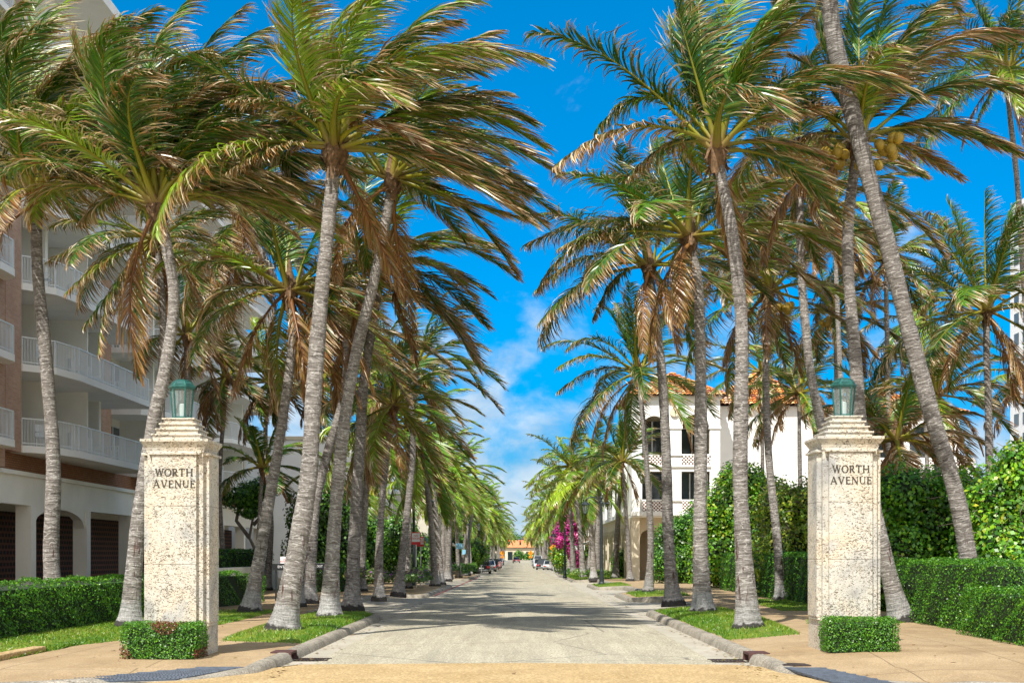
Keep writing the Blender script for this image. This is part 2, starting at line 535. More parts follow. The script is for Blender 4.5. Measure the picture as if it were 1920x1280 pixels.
MAT['crosswalk'] = m_ground('tan_crosswalk', (0.41, 0.285, 0.13), (0.54, 0.39, 0.20), 0.9, 0.6, 30, stain=(0.27, 0.18, 0.085))
MAT['concrete'] = m_ground('gutter_concrete', (0.36, 0.33, 0.26), (0.48, 0.44, 0.36), 0.8, 0.25, 60, stain=(0.27, 0.21, 0.16), joints=(30, 2.6))
MAT['curb'] = m_ground('curb_concrete', (0.20, 0.18, 0.145), (0.42, 0.375, 0.30), 2.6, 0.5, 40, stain=(0.04, 0.036, 0.03), joints=(30, 3.0))
MAT['soil'] = m_ground('sandy_soil', (0.16, 0.12, 0.08), (0.24, 0.19, 0.13), 2, 0.4, 30)
MAT['lawn'] = m_ground('lawn', (0.075, 0.16, 0.012), (0.19, 0.24, 0.02), 1.6, 0.7, 34, stain=(0.20, 0.16, 0.06), rough=0.95, bmp=0.8)
MAT['mat'] = simple('dark_tile', (0.06, 0.075, 0.10), 0.7, 0, 0.3, 8)
MAT['maroon'] = simple('maroon_iron', (0.085, 0.035, 0.03), 0.7, 0, 0.35, 9, 0.3)
MAT['iron'] = simple('rusty_iron', (0.05, 0.035, 0.03), 0.6, 0.3, 0.4, 14, 0.3)
MAT['white'] = simple('white_stucco', (0.85, 0.845, 0.815), 0.75, 0, 0.05, 0.8, 0.12)
MAT['warm_white'] = simple('white_paint', (0.88, 0.855, 0.77), 0.65, 0, 0.06, 0.7, 0.05)  # warm white paint of the apartment walls and trim
MAT['cream'] = simple('cream_stucco', (0.66, 0.58, 0.43), 0.8, 0, 0.06, 0.8, 0.12)
MAT['taupe'] = simple('taupe_door', (0.40, 0.33, 0.22), 0.7, 0, 0.1, 2)
MAT['pink'] = simple('pink_stucco', (0.72, 0.52, 0.43), 0.8, 0, 0.06, 0.8, 0.1)
MAT['beige'] = simple('beige_stucco', (0.56, 0.53, 0.44), 0.8, 0, 0.07, 0.7, 0.1)
MAT['rail'] = simple('white_railing', (0.72, 0.75, 0.75), 0.45, 0, 0.03, 3)
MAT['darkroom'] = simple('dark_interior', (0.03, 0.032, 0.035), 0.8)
MAT['curtain'] = simple('curtain', (0.45, 0.47, 0.46), 0.9, 0, 0.2, 4)
MAT['patina'] = simple('green_patina', (0.018, 0.105, 0.088), 0.5, 0.25, 0.3, 20, 0.15)
MAT['lampglass_w'] = simple('frosted_tube', (0.62, 0.66, 0.66), 0.5)
MAT['post'] = simple('dark_post', (0.035, 0.045, 0.05), 0.5, 0.4, 0.25, 12)
MAT['galv'] = simple('pale_post', (0.55, 0.56, 0.55), 0.45, 0.4, 0.1, 6)
MAT['signred'] = simple('sign_red', (0.62, 0.03, 0.035), 0.5)
MAT['signwhite'] = simple('sign_white', (0.8, 0.8, 0.8), 0.5)
MAT['signblue'] = simple('sign_blue', (0.22, 0.50, 0.70), 0.5)
MAT['signyellow'] = simple('sign_amber', (0.85, 0.30, 0.01), 0.5)
MAT['black'] = simple('black_enamel', (0.012, 0.014, 0.015), 0.4)
MAT['coconut'] = simple('coconut_husk', (0.36, 0.24, 0.025), 0.5, 0, 0.3, 9)
MAT['coconut_g'] = simple('green_coconut', (0.22, 0.26, 0.03), 0.5, 0, 0.3, 9)
MAT['sheath'] = simple('woody_sheath', (0.34, 0.28, 0.20), 0.8, 0, 0.3, 10)
MAT['letter'] = simple('dark_lettering', (0.055, 0.048, 0.035), 0.8, 0, 0.4, 30)
MAT['twig'] = simple('grey_twig', (0.24, 0.20, 0.16), 0.85, 0, 0.25, 9)
MAT['tyre'] = simple('tyre_rubber', (0.02, 0.02, 0.02), 0.85)
MAT['rim'] = simple('wheel_rim', (0.4, 0.4, 0.42), 0.3, 0.9)
MAT['carglass'] = simple('car_glass', (0.02, 0.025, 0.03), 0.06, 0, 0.1, 1, spec=0.9)
MAT['skin'] = simple('skin', (0.50, 0.30, 0.21), 0.6)
MAT['hair'] = simple('dark_hair', (0.03, 0.02, 0.015), 0.6)
MAT['pinkcloth'] = simple('pink_cloth', (0.62, 0.32, 0.34), 0.9)
MAT['darkcloth'] = simple('dark_cloth', (0.03, 0.03, 0.035), 0.9)

def m_glass():
    m, nt, b = M_new('lantern_glass')
    b.inputs['Base Color'].default_value = (0.75, 0.82, 0.80, 1)
    b.inputs['Roughness'].default_value = 0.12
    t = _n(nt, 'ShaderNodeBsdfTransparent'); t.inputs[0].default_value = (0.82, 0.88, 0.86, 1)
    mx = _n(nt, 'ShaderNodeMixShader'); mx.inputs[0].default_value = 0.16
    nt.links.new(t.outputs[0], mx.inputs[1]); nt.links.new(b.outputs[0], mx.inputs[2])
    nt.links.new(mx.outputs[0], nt.nodes['Material Output'].inputs[0])
    return m
MAT['lglass'] = m_glass()
def m_window():
    m, nt, b = M_new('window_glass')
    p = obj_co(nt)
    n1 = noise(nt, p, 0.35, 3)
    nt.links.new(ramp(nt, n1, [(0.3, (0.012, 0.018, 0.02)), (0.7, (0.05, 0.08, 0.09))]), b.inputs['Base Color'])
    b.inputs['Roughness'].default_value = 0.05
    b.inputs['Specular IOR Level'].default_value = 0.8
    return m
MAT['window'] = m_window()
def m_brick(name, c1, c2, mortar, holes=False):
    m, nt, b = M_new(name)
    p = obj_co(nt)
    sep = _n(nt, 'ShaderNodeSeparateXYZ'); nt.links.new(p, sep.inputs[0])
    cmb = _n(nt, 'ShaderNodeCombineXYZ')
    nt.links.new(math_(nt, 'ADD', sep.outputs['X'], sep.outputs['Y']), cmb.inputs[0]); nt.links.new(sep.outputs['Z'], cmb.inputs[1])
    br = _n(nt, 'ShaderNodeTexBrick')
    br.inputs['Scale'].default_value = 1.0
    br.inputs['Brick Width'].default_value = 0.26 if not holes else 0.36
    br.inputs['Row Height'].default_value = 0.085 if not holes else 0.24
    br.inputs['Mortar Size'].default_value = 0.012 if not holes else 0.05
    br.inputs['Color1'].default_value = (*c1, 1); br.inputs['Color2'].default_value = (*c2, 1)
    br.inputs['Mortar'].default_value = (*mortar, 1)
    nt.links.new(cmb.outputs[0], br.inputs['Vector'])
    n1 = noise(nt, p, 1.3, 4)
    c = mixc(nt, ramp(nt, n1, [(0.35, 0.0), (0.75, 0.35)]), br.outputs['Color'], tuple(x*0.6 for x in c1))
    nt.links.new(c, b.inputs['Base Color'])
    b.inputs['Roughness'].default_value = 0.85
    bump(nt, b, br.outputs['Fac'], -0.5, 0.02)
    return m
MAT['brick'] = m_brick('pink_brick', (0.44, 0.24, 0.15), (0.54, 0.33, 0.22), (0.42, 0.34, 0.28))
MAT['brickred'] = m_brick('red_brick', (0.30, 0.12, 0.05), (0.36, 0.17, 0.08), (0.13, 0.07, 0.045))
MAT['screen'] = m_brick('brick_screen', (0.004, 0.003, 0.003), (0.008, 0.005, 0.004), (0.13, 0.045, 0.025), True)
def m_tile():
    m, nt, b = M_new('clay_tile')
    a = _n(nt, 'ShaderNodeVertexColor'); a.layer_name = 'Col'
    p = obj_co(nt)
    c = mixc(nt, ramp(nt, noise(nt, p, 4, 4), [(0.4, 0.0), (0.75, 0.5)]), a.outputs[0], (0.20, 0.09, 0.05))
    nt.links.new(c, b.inputs['Base Color']); b.inputs['Roughness'].default_value = 0.8
    return m
MAT['tile'] = m_tile()
# ------------------------------------------------------------------ coconut palms
WIND = np.array([1.0, 0.10, -0.02])
def nrm(a):
    return a / (np.linalg.norm(a, axis=-1, keepdims=True) + 1e-9)

GREENS = np.array([[0.018, 0.080, 0.006], [0.045, 0.140, 0.008], [0.135, 0.235, 0.010], [0.024, 0.10, 0.012]])
YEL = np.array([0.30, 0.29, 0.02])
TANS = np.array([[0.40, 0.28, 0.14], [0.26, 0.14, 0.045], [0.58, 0.46, 0.30], [0.24, 0.10, 0.025]])
DEAD = np.array([[0.20, 0.085, 0.025], [0.30, 0.14, 0.04], [0.36, 0.22, 0.10]])

def sim_frond(rng, p0, az, el, L, g, w, n=26):
    d = np.array([math.cos(az)*math.cos(el), math.sin(az)*math.cos(el), math.sin(el)])
    P = [np.array(p0, float)]
    ds = L / n
    for i in range(n):
        t = (i + 1) / n
        d = d + (np.array([0, 0, -g]) * (0.35 + 1.3*t) + WIND * w * (0.3 + t)) * ds
        d = d / np.linalg.norm(d)
        P.append(P[-1] + d*ds)
    return np.array(P)
def bez_frond(p0, c, t, n=26):
    s = np.linspace(0, 1, n+1)[:, None]
    return (1-s)**2*np.array(p0) + 2*s*(1-s)*np.array(c) + s*s*np.array(t)

def crown_geo(fronds, rng, M=64, K=4, wscale=1.0, bright=1.0):
    """fronds: list of (points, dry, dead, scale). returns V, F, C"""
    VV = []; FF = []; CC = []; base = 0
    for pts, dry, dead, sc in fronds:
        seg = np.linalg.norm(np.diff(pts, axis=0), axis=1)
        cum = np.concatenate([[0], np.cumsum(seg)]); L = cum[-1]
        # ---- rachis
        n = len(pts)
        T = nrm(np.gradient(pts, axis=0))
        up = np.array([0, 0, 1.0])
        S = np.cross(T, up); S = nrm(S + 1e-6)
        # keep side vectors from flipping
        for i in range(1, n):
            if (S[i] * S[i-1]).sum() < 0: S[i] = -S[i]
        N = nrm(np.cross(S, T))
        tt = cum / L
        wr = (0.075 * (1-tt)**2.2 + 0.022*(1-tt) + 0.004) * sc * max(1.0, wscale*0.8)
        hr = wr * 0.62
        ring = np.stack([pts - S*wr[:, None], pts - N*hr[:, None]*1.2, pts + S*wr[:, None], pts + N*hr[:, None]*0.6], axis=1)
        VV.append(ring.reshape(-1, 3))
        i = np.arange(n-1)[:, None]*4; k = np.arange(4)[None, :]
        f = np.stack([i+k, i+(k+1) % 4, i+4+(k+1) % 4, i+4+k], axis=-1).reshape(-1, 4) + base
        FF.append(f)
        yc = YEL * rng.uniform(0.75, 1.25)
        if dead: rc = np.tile(DEAD[rng.integers(0, 3)], (n, 1))
        else:
            a = np.clip(tt*1.3, 0, 1)[:, None]
            rc = yc*(1-a) + (yc*0.55 + np.array([0.05, 0.05, 0.0]))*a
            bb = np.clip(1 - tt*9, 0, 1)[:, None]
            rc = rc*(1-bb) + np.array([0.30, 0.20, 0.08])*bb
        CC.append(np.repeat(rc, 4, axis=0)); base += 4*n
        # ---- leaflets
        t = np.linspace(0.17, 0.995, M) + rng.normal(0, 0.003, M)
        t = np.clip(t, 0.1, 1)
        def smp(A):
            return np.stack([np.interp(t*L, cum, A[:, j]) for j in range(3)], axis=1)
        P = smp(pts); Tt = nrm(smp(T)); Ss = nrm(smp(S)); Nn = nrm(smp(N))
        Lm = 1.15 * sc * L / 4.2
        prof = np.interp(t, [0.1, 0.2, 0.35, 0.6, 0.85, 1.0], [0.25, 0.65, 1.0, 0.95, 0.62, 0.30])
        green = GREENS[rng.integers(0, 4)] * rng.uniform(0.75, 1.35) * bright + (np.array([0.045, 0.022, 0.0]) if bright > 1 else 0)
        # slow swings along the frond make wind-torn bunches
        ph = rng.uniform(0, 6.28, 6)
        swing = 0.5*np.sin(t*9+ph[0]) + 0.35*np.sin(t*23+ph[1])
        for side in (-1, 1):
            keep = rng.uniform(0, 1, M) > (0.04 if not dead else 0.25)
            m = int(keep.sum())
            fwd = (0.75 + 0.9*t + 0.25*swing + rng.normal(0, 0.10, M))[keep, None]
            lift = (0.18 + rng.normal(0, 0.12, M))[keep, None]
            D = nrm(Tt[keep]*fwd + Ss[keep]*side*1.0 + Nn[keep]*lift)
            LL = (Lm*prof*rng.uniform(0.75, 1.12, M))[keep]
            torn = rng.uniform(0, 1, m)
            LL = LL * np.where(torn < 0.08, 0.5, 1.0)
            gr = (0.36 + 0.25*rng.uniform(0, 1, m) + (0.5 if dead else 0))[:, None]
            wd = (0.50 + 0.22*rng.uniform(0, 1, m) + 0.12*swing[keep]*side)[:, None] * (0.5 if dead else 1)
            ds = LL / K
            cur = P[keep].copy()
            cols_ = []; pts_ = [cur.copy()]; dirs = [D.copy()]
            for s in range(K):
                q = (s + 0.6) / K
                D = nrm(D + (np.array([0, 0, -1.0])*gr*(0.25+q) + WIND*wd*(0.35+q))*(1.7/K) + rng.normal(0, 0.04, (m, 3)))
                cur = cur + D*ds[:, None]
                pts_.append(cur.copy()); dirs.append(D.copy())
            PT = np.stack(pts_, axis=1); DR = np.stack(dirs, axis=1)     # m,K+1,3
            ref = Nn[keep][:, None, :] + rng.normal(0, 0.6, (m, 1, 3))
            Wv = nrm(np.cross(DR, ref))
            w0 = 0.0180*sc*wscale
            wp = w0*np.interp(np.linspace(0, 1, K+1), [0, 0.15, 0.5, 0.8, 1.0], [0.55, 1.0, 0.9, 0.55, 0.08])
            wp = wp[None, :, None]*rng.uniform(0.75, 1.25, (m, 1, 1))
            A = PT - Wv*wp; B = PT + Wv*wp
            V = np.stack([A, B], axis=2).reshape(-1, 3)                 # m,(K+1),2
            VV.append(V)
            i = (np.arange(m)*(K+1)*2)[:, None] + (np.arange(K)*2)[None, :]
            f = np.stack([i, i+1, i+3, i+2], axis=-1).reshape(-1, 4) + base
            FF.append(f); base += m*(K+1)*2
            # colours
            g1 = green[None, :]*rng.uniform(0.65, 1.3, (m, 1)) + rng.uniform(0, 1, (m, 1))**3*np.array([0.09, 0.08, 0.0])
            tan = TANS[rng.integers(0, 4, m)]*rng.uniform(0.8, 1.2, (m, 1))
            if dead:
                g1 = DEAD[rng.integers(0, 3, m)]*rng.uniform(0.6, 1.2, (m, 1)); dr = np.full(m, 0.5)
                tan = g1*1.15
            else:
                dr = np.clip(rng.normal(dry*(0.86 if dry < 0.9 else 0.9), 0.20, m) + 0.25*(t[keep]-0.5), 0, 1)
            q = np.linspace(0, 1, K+1)[None, :, None]
            a = np.clip((q - (1.0-dr)[:, None, None])/0.22 + 0.5, 0, 1)
            mid = np.clip(1-np.abs(a-0.5)*2, 0, 1)*0.5
            Cc = g1[:, None, :]*(1-a) + tan[:, None, :]*a
            Cc = Cc*(1-mid) + np.array([0.22, 0.19, 0.03])*mid
            CC.append(np.repeat(Cc.reshape(-1, 3), 2, axis=0))
    return np.concatenate(VV), np.concatenate(FF), np.clip(np.concatenate(CC), 0.003, 0.8)

def random_fronds(rng, c, n, L=4.3, wind=0.10, dry=0.35, ndead=2, elmin=-25, scr=1.0):
    out = []
    for i in range(n):
        u = (i + 0.5)/n
        el = R(85 - (85-elmin)*u**0.85 + rng.normal(0, 5))
        az = i*2.39996 + rng.normal(0, 0.25)
        l = L*rng.uniform(0.85, 1.08)*(0.75 if u < 0.08 else 1.0)
        g = 0.20 + 0.10*rng.uniform() + 0.05*u
        pts = sim_frond(rng, c + np.array([math.cos(az), math.sin(az), 0])*0.12, az, el, l, g/ (L/4.3), wind*rng.uniform(0.7, 1.4)/(L/4.3))
        out.append((pts, dry*(0.45 + 0.9*u) if u > 0.12 else 0.08, False, scr))
    for i in range(ndead):
        az = rng.uniform(0, 6.28); el = R(rng.uniform(-55, -15))
        pts = sim_frond(rng, c + np.array([math.cos(az)*0.12, math.sin(az)*0.12, -0.2]), az, el, L*rng.uniform(0.6, 0.85), 0.55, wind*0.8)
        out.append((pts, 1.0, True, scr*0.9))
    return out

def spline(pts, n):
    P = np.array([tuple(p) for p in pts], float)
    if len(P) < 3:
        s = np.linspace(0, 1, n)[:, None]; return P[0]*(1-s) + P[-1]*s
    d = np.concatenate([[0], np.cumsum(np.linalg.norm(np.diff(P, axis=0), axis=1))])
    q = np.linspace(0, d[-1], n)
    # Catmull-Rom
    out = []
    for x in q:
        i = min(len(P)-2, int(np.searchsorted(d, x, 'right')-1)); i = max(i, 0)
        u = (x-d[i])/(d[i+1]-d[i])
        p0 = P[i-1] if i > 0 else 2*P[0]-P[1]
        p3 = P[i+2] if i+2 < len(P) else 2*P[-1]-P[-2]
        p1, p2 = P[i], P[i+1]
        out.append(0.5*((2*p1) + (-p0+p2)*u + (2*p0-5*p1+4*p2-p3)*u*u + (-p0+3*p1-3*p2+p3)*u**3))
    return np.array(out)

def trunk_geo(path, r_mid, r_top, flare, rng, step=0.045, n=20):
    tot = sum((Vector(path[i+1])-Vector(path[i])).length for i in range(len(path)-1))
    m = max(8, int(tot/step))
    P = spline(path, m)
    d = np.concatenate([[0], np.cumsum(np.linalg.norm(np.diff(P, axis=0), axis=1))])
    L = d[-1]
    base_r = r_mid*flare
    rr = r_mid + (r_top-r_mid)*np.clip(d/L, 0, 1)**1.2
    rr = rr + (base_r-r_mid)*np.exp(-d/0.42)*1.0 + r_mid*0.22*np.exp(-d/1.6)
    rr = rr + r_mid*0.16*np.exp(-((d-0.12)/0.10)**2)
    # ring scars: a small ledge every 6..12 cm
    prof = np.zeros(m); x = 0.0
    while x < L:
        stp = rng.uniform(0.06, 0.14) if rng.uniform() < 0.8 else rng.uniform(0.14, 0.25)
        a = (d >= x) & (d < x+stp)
        prof[a] = (d[a]-x)/stp
        x += stp
    rr = rr*(1 + 0.030*(prof-0.5) + rng.normal(0, 0.004, m))
    rr = rr*(1 + 0.035*np.sin(d*1.9+rng.uniform(0, 6)) + 0.02*np.sin(d*5+rng.uniform(0, 6)))
    T = nrm(np.gradient(P, axis=0))
    X = nrm(np.array([1.0, 0, 0]) - T*T[:, :1]); Y = np.cross(T, X)
    th = np.linspace(0, 2*math.pi, n+1)
    lob = 1 + 0.10*np.exp(-d/0.4)[:, None]*np.sin(th*5+rng.uniform(0, 6))[None, :] + 0.02*np.sin(th*2+1)[None, :]
    rad = rr[:, None]*lob
    V = P[:, None, :] + X[:, None, :]*(np.cos(th)[None, :, None]*rad[:, :, None]) + Y[:, None, :]*(np.sin(th)[None, :, None]*rad[:, :, None])
    UV = np.stack([np.tile(th/(2*math.pi)*3, (m, 1)), np.tile(d[:, None], (1, n+1))], axis=-1).reshape(-1, 2)
    i = (np.arange(m-1)*(n+1))[:, None]; k = np.arange(n)[None, :]
    F = np.stack([i+k, i+k+1, i+n+1+k+1, i+n+1+k], axis=-1).reshape(-1, 4)
    return V.reshape(-1, 3), F, UV, P

def boot_geo(c, r, rng, dirv=(0, 0, 1)):
    """the bundle of old frond bases at the top of the stem"""
    n = 18; prof = [(r*0.98, -0.42), (r*1.15, -0.30), (r*1.5, -0.15), (r*1.75, 0.02), (r*1.55, 0.22), (r*1.1, 0.45), (r*0.5, 0.75), (0.02, 1.0)]
    th = np.arange(n)*2*math.pi/n
    V = []; F = []
    for j, (rad, z) in enumerate(prof):
        jit = 1 + rng.normal(0, 0.14, n)*(0.3 if j == 0 else 1)
        V.append(np.stack([c[0]+np.cos(th)*rad*jit, c[1]+np.sin(th)*rad*jit, np.full(n, c[2]+z)+rng.normal(0, 0.03, n)], axis=1))
    for j in range(len(prof)-1):
        for k in range(n):
            F.append((j*n+k, j*n+(k+1) % n, (j+1)*n+(k+1) % n, (j+1)*n+k))
    V = np.concatenate(V)
    b = len(V); V = [V]
    # loose flaps of fibre hanging round it
    for q in range(26):
        a = rng.uniform(0, 6.28); rad = r*rng.uniform(1.0, 1.7); z = rng.uniform(-0.3, 0.3)
        p = np.array([c[0]+math.cos(a)*rad, c[1]+math.sin(a)*rad, c[2]+z])
        t = np.array([-math.sin(a), math.cos(a), 0])*rng.uniform(0.02, 0.07)
        o = np.array([math.cos(a)*0.12, math.sin(a)*0.12, rng.uniform(-0.35, 0.25)])
        V.append(np.array([p-t, p+t, p+o+t*0.4+rng.normal(0, 0.02, 3), p+o-t*0.4]))
        F.append((b, b+1, b+2, b+3)); b += 4
    return np.concatenate(V), np.array(F)

_nut = None
def nut_mesh():
    global _nut
    if _nut is None:
        mb = MB()
        prof = [(0.02, 0.0), (0.065, 0.02), (0.10, 0.07), (0.115, 0.13), (0.105, 0.19), (0.07, 0.235), (0.02, 0.25)]
        mb.lathe((0, 0, -0.12), prof, 12)
        o = mb.build('coconut', MAT['coconut'], smooth=True)
        _nut = o.data
        bpy.data.objects.remove(o)
    return _nut

def add_nuts(root, c, base, spots, rng, mat='coconut'):
    """each cluster: stalk + its coconuts, all under the palm"""
    for (off, cnt) in spots:
        a = Vector(c) - base; p = a + Vector(off)
        mb = MB(); mid = a*0.5 + p*0.5 + Vector((0, 0, 0.18))
        mb.tube([a, mid, p], [0.03, 0.025, 0.015], 6)
        st = mb.build('coconut_bunch', MAT['sheath'], root, smooth=True)
        for k in range(cnt):
            th = k*2.4; rr = 0.07+0.045*math.sqrt(k)
            o = bpy.data.objects.new('coconut', nut_mesh())
            col.objects.link(o); o.parent = st
            o.location = p + Vector((math.cos(th)*rr*1.3, math.sin(th)*rr, -0.05-0.085*(k % 4)+0.05*rng.normal()))
            o.rotation_euler = (rng.uniform(-0.7, 0.7), rng.uniform(-0.7, 0.7), rng.uniform(0, 6))
            s = rng.uniform(0.92, 1.15); o.scale = (s, s, s)
            if mat != 'coconut':
                o.material_slots[0].link = 'OBJECT'; o.material_slots[0].material = MAT[mat]

PALMS = 'coconut palms along the avenue'
def hero_palm(seed, Z, path, r_mid, label, keys=(), n=14, L=4.3, dry=0.35, ndead=3, r_top=None, flare=1.9, wind=0.12,
              M=124, K=4, nuts=None, nutmat='coconut', zend=None, elmin=-25, ground=True, group=PALMS, wscale=1.0, category='palm tree'):
    """path: pixels along the stem, first the foot, last the crown; keys: (ctrl px, tip px, depth offset, dryness)"""
    rng = np.random.default_rng(seed)
    if M < 90: M = int(M*1.8)
    r_mid = r_mid*0.83
    zend = zend if zend is not None else Z
    nP = len(path)
    pts = [W(px, py, Z + (zend-Z)*i/(nP-1)) for i, (px, py) in enumerate(path)]
    b = pts[0]
    if ground: b.z = gz(b.x, b.y) - 0.03
    root = empty('coconut_palm', b, label, category, group)
    V, F, UV, P = trunk_geo(pts, r_mid, r_top or r_mid*0.68, flare, rng)
    bb = np.array(b)
    mesh_np('trunk', V-bb, F, MAT['bark'], root, uvs=UV, smooth=True)
    c = P[-1]
    V, F = boot_geo(c, (r_top or r_mid*0.72), rng)
    mesh_np('frond_bases', V-bb, F, MAT['boot'], root, smooth=False)
    c2 = c + np.array([0, 0, 0.12])
    fr = []
    for kk in keys:
        (cx, cy), (tx, ty), dz = kk[0], kk[1], kk[2]
        dr = kk[3] if len(kk) > 3 else dry
        cc = np.array(W(cx, cy, zend + dz*0.6)); tp = np.array(W(tx, ty, zend + dz))
        d0 = nrm(cc-c2)
        fr.append((bez_frond(c2 + d0*0.1 + np.array([0, 0, 0.05]), cc, tp), min(dr, 1.0), dr > 1.2, 1.0))
    fr += random_fronds(rng, c2, n, L, wind, dry, ndead, elmin)
    V, F, C = crown_geo(fr, rng, M, K, wscale)
    mesh_np('crown', V-bb, F, MAT['frond'], root, cols=C)
    if nuts: add_nuts(root, c, b, nuts, rng, nutmat)
    return root
# ------------------------------------------------------------------ ground, avenue, pavements
def strip(name, xa, xb, y0, y1, dy, dz, mat, nx=2, parent=None, zf=None):
    """sheet between the curves xa(y) and xb(y), following the ground"""
    ys = []
    y = y0
    while y < y1:
        ys.append(y); y += dy*(1 if y < 60 else 4)
    ys.append(y1)
    V = []; F = []
    for y in ys:
        a = xa(y) if callable(xa) else xa; b = xb(y) if callable(xb) else xb
        for i in range(nx+1):
            x = a + (b-a)*i/nx
            V.append((x, y, (zf(x, y) if zf else rz(y)) + dz))
    n = nx+1
    for j in range(len(ys)-1):
        for i in range(nx):
            F.append((j*n+i, j*n+i+1, (j+1)*n+i+1, (j+1)*n+i))
    return mesh_np(name, V, F, mat, parent)

tag(strip('ground', -900, 900, -60, 900, 10, -0.06, MAT['soil'], 4), kind='structure')
far = mesh_np('terrain', [(-3000, 900, 0.2), (3000, 900, 0.2), (3000, 5000, 0.2), (-3000, 5000, 0.2)], [(0, 1, 2, 3)], MAT['soil'])
tag(far, kind='structure')
tag(strip('gutter', -9, 9, -10, 470, 1.5, 0.0, MAT['concrete'], 4), kind='structure')
tag(strip('road', -3.22, 3.08, 15.0, 470, 1.5, 0.006, MAT['asphalt'], 2), kind='structure')
def cross_edge(y): return 0
cwk = mesh_np('crosswalk', [(-3.35, 21.45, 0.012), (0, 21.75, 0.012), (3.3, 21.4, 0.012), (6.5, 17.6, 0.012), (14, 15, 0.012), (14, 6, 0.012), (0, 6, 0.012), (-14, 6, 0.012), (-14, 14.2, 0.012), (-5.6, 17.2, 0.012)],
              [(0, 1, 6, 7), (1, 2, 5, 6), (2, 3, 4, 5), (0, 7, 8, 9)], MAT['crosswalk'])
tag(cwk, kind='structure')
tag(strip('beach_road', -60, 60, -30, 6, 3, 0.004, MAT['asphalt'], 4), kind='structure')

# curb lines: distance of the curb face from the middle
def xl(y):
    """inner edge of the left pavement"""
    if y < 21.5:
        return float(np.interp(y, [16.6, 17.3, 18.1, 18.9, 20.0, 21.5], [-14, -9, -6.0, -4.6, -3.98, -3.86]))
    return float(np.interp(y, [21.5, 37.0, 37.8, 38.2, 54.5, 55.2, 75.5, 76.2, 99.5, 100.2, 129, 130], [-3.86, -3.86, -4.2, -5.9, -5.9, -3.9, -3.9, -5.6, -5.6, -3.9, -3.9, -5.6]))
def xr(y):
    if y < 21.5:
        return float(np.interp(y, [16.6, 17.3, 18.1, 18.9, 20.0, 21.5], [14, 9, 5.4, 4.4, 3.95, 3.84]))
    return float(np.interp(y, [21.5, 39.0, 40.3, 41.0, 49.5, 50.5, 57, 58, 68, 69, 77, 78, 92, 93, 132, 133], [3.84, 3.76, 4.1, 5.3, 5.3, 4.1, 4.1, 5.3, 5.3, 3.9, 3.9, 5.3, 5.3, 3.7, 3.7, 5.3]))
def pave(name, f, side):
    ys = sorted(set([16.6, 17.3, 17.7, 18.1, 18.5, 18.9, 19.4, 20, 20.7] + list(np.arange(21.5, 60, 0.5)) + [37.2, 37.4, 37.6, 37.8, 38.0, 38.2, 39, 39.4, 40.3, 41, 49.5, 50.5, 54.5, 55.2, 57, 58] + list(np.arange(60, 140, 1.0)) + list(np.arange(140, 471, 6.0))))
    V = []; F = []
    xs = [0, 0.5, 1.5, 3, 6, 30]
    for y in ys:
        a = f(y)
        for d in xs:
            x = a + side*d
            V.append((x, y, gz(x, y)))
    n = len(xs)
    for j in range(len(ys)-1):
        for i in range(n-1):
            q = (j*n+i, j*n+i+1, (j+1)*n+i+1, (j+1)*n+i)
            F.append(q if side > 0 else q[::-1])
    return tag(mesh_np(name, V, F, MAT['pavement']), kind='structure')
pave('left_pavement', xl, -1); pave('right_pavement', xr, 1)

def curb(name, f, side, runs, mat):
    """rounded curb swept along the pavement edge"""
    prof = [(-0.02, 0.004), (0.0, 0.012), (0.10, 0.012), (0.155, 0.0), (0.19, -0.035), (0.215, -0.09), (0.24, -0.17)]
    V = []; F = []
    for (ya, yb, st) in runs:
        ys = np.arange(ya, yb+1e-6, st)
        pts = [Vector((f(y), y)) for y in ys]
        b0 = len(V)
        for i, p in enumerate(pts):
            t = (pts[min(i+1, len(pts)-1)] - pts[max(i-1, 0)]).normalized()
            nrm_ = Vector((-t.y, t.x)) * side      # towards the road
            z = gz(p.x + 0.02*side, p.y)
            drop = (z - rz(p.y))
            for (o, h) in prof:
                q = p + nrm_*o
                hh = h if h > -0.02 else -drop*min(1, -h/0.13) if -h < 0.16 else -drop-0.03
                V.append((q.x, q.y, z + hh))
        n = len(prof)
        for j in range(len(pts)-1):
            for i in range(n-1):
                F.append((b0+j*n+i, b0+j*n+i+1, b0+(j+1)*n+i+1, b0+(j+1)*n+i))
    return tag(mesh_np(name, V, F, mat, smooth=True), kind='structure')
curb('left_curb', xl, -1, [(17.3, 22.2, 0.1), (22.75, 55.4, 0.1), (55.4, 131, 0.2), (131, 470, 10)], MAT['curb'])
curb('right_curb', xr, 1, [(17.3, 21.95, 0.1), (22.5, 59, 0.1), (59, 134, 0.2), (134, 470, 10)], MAT['curb'])

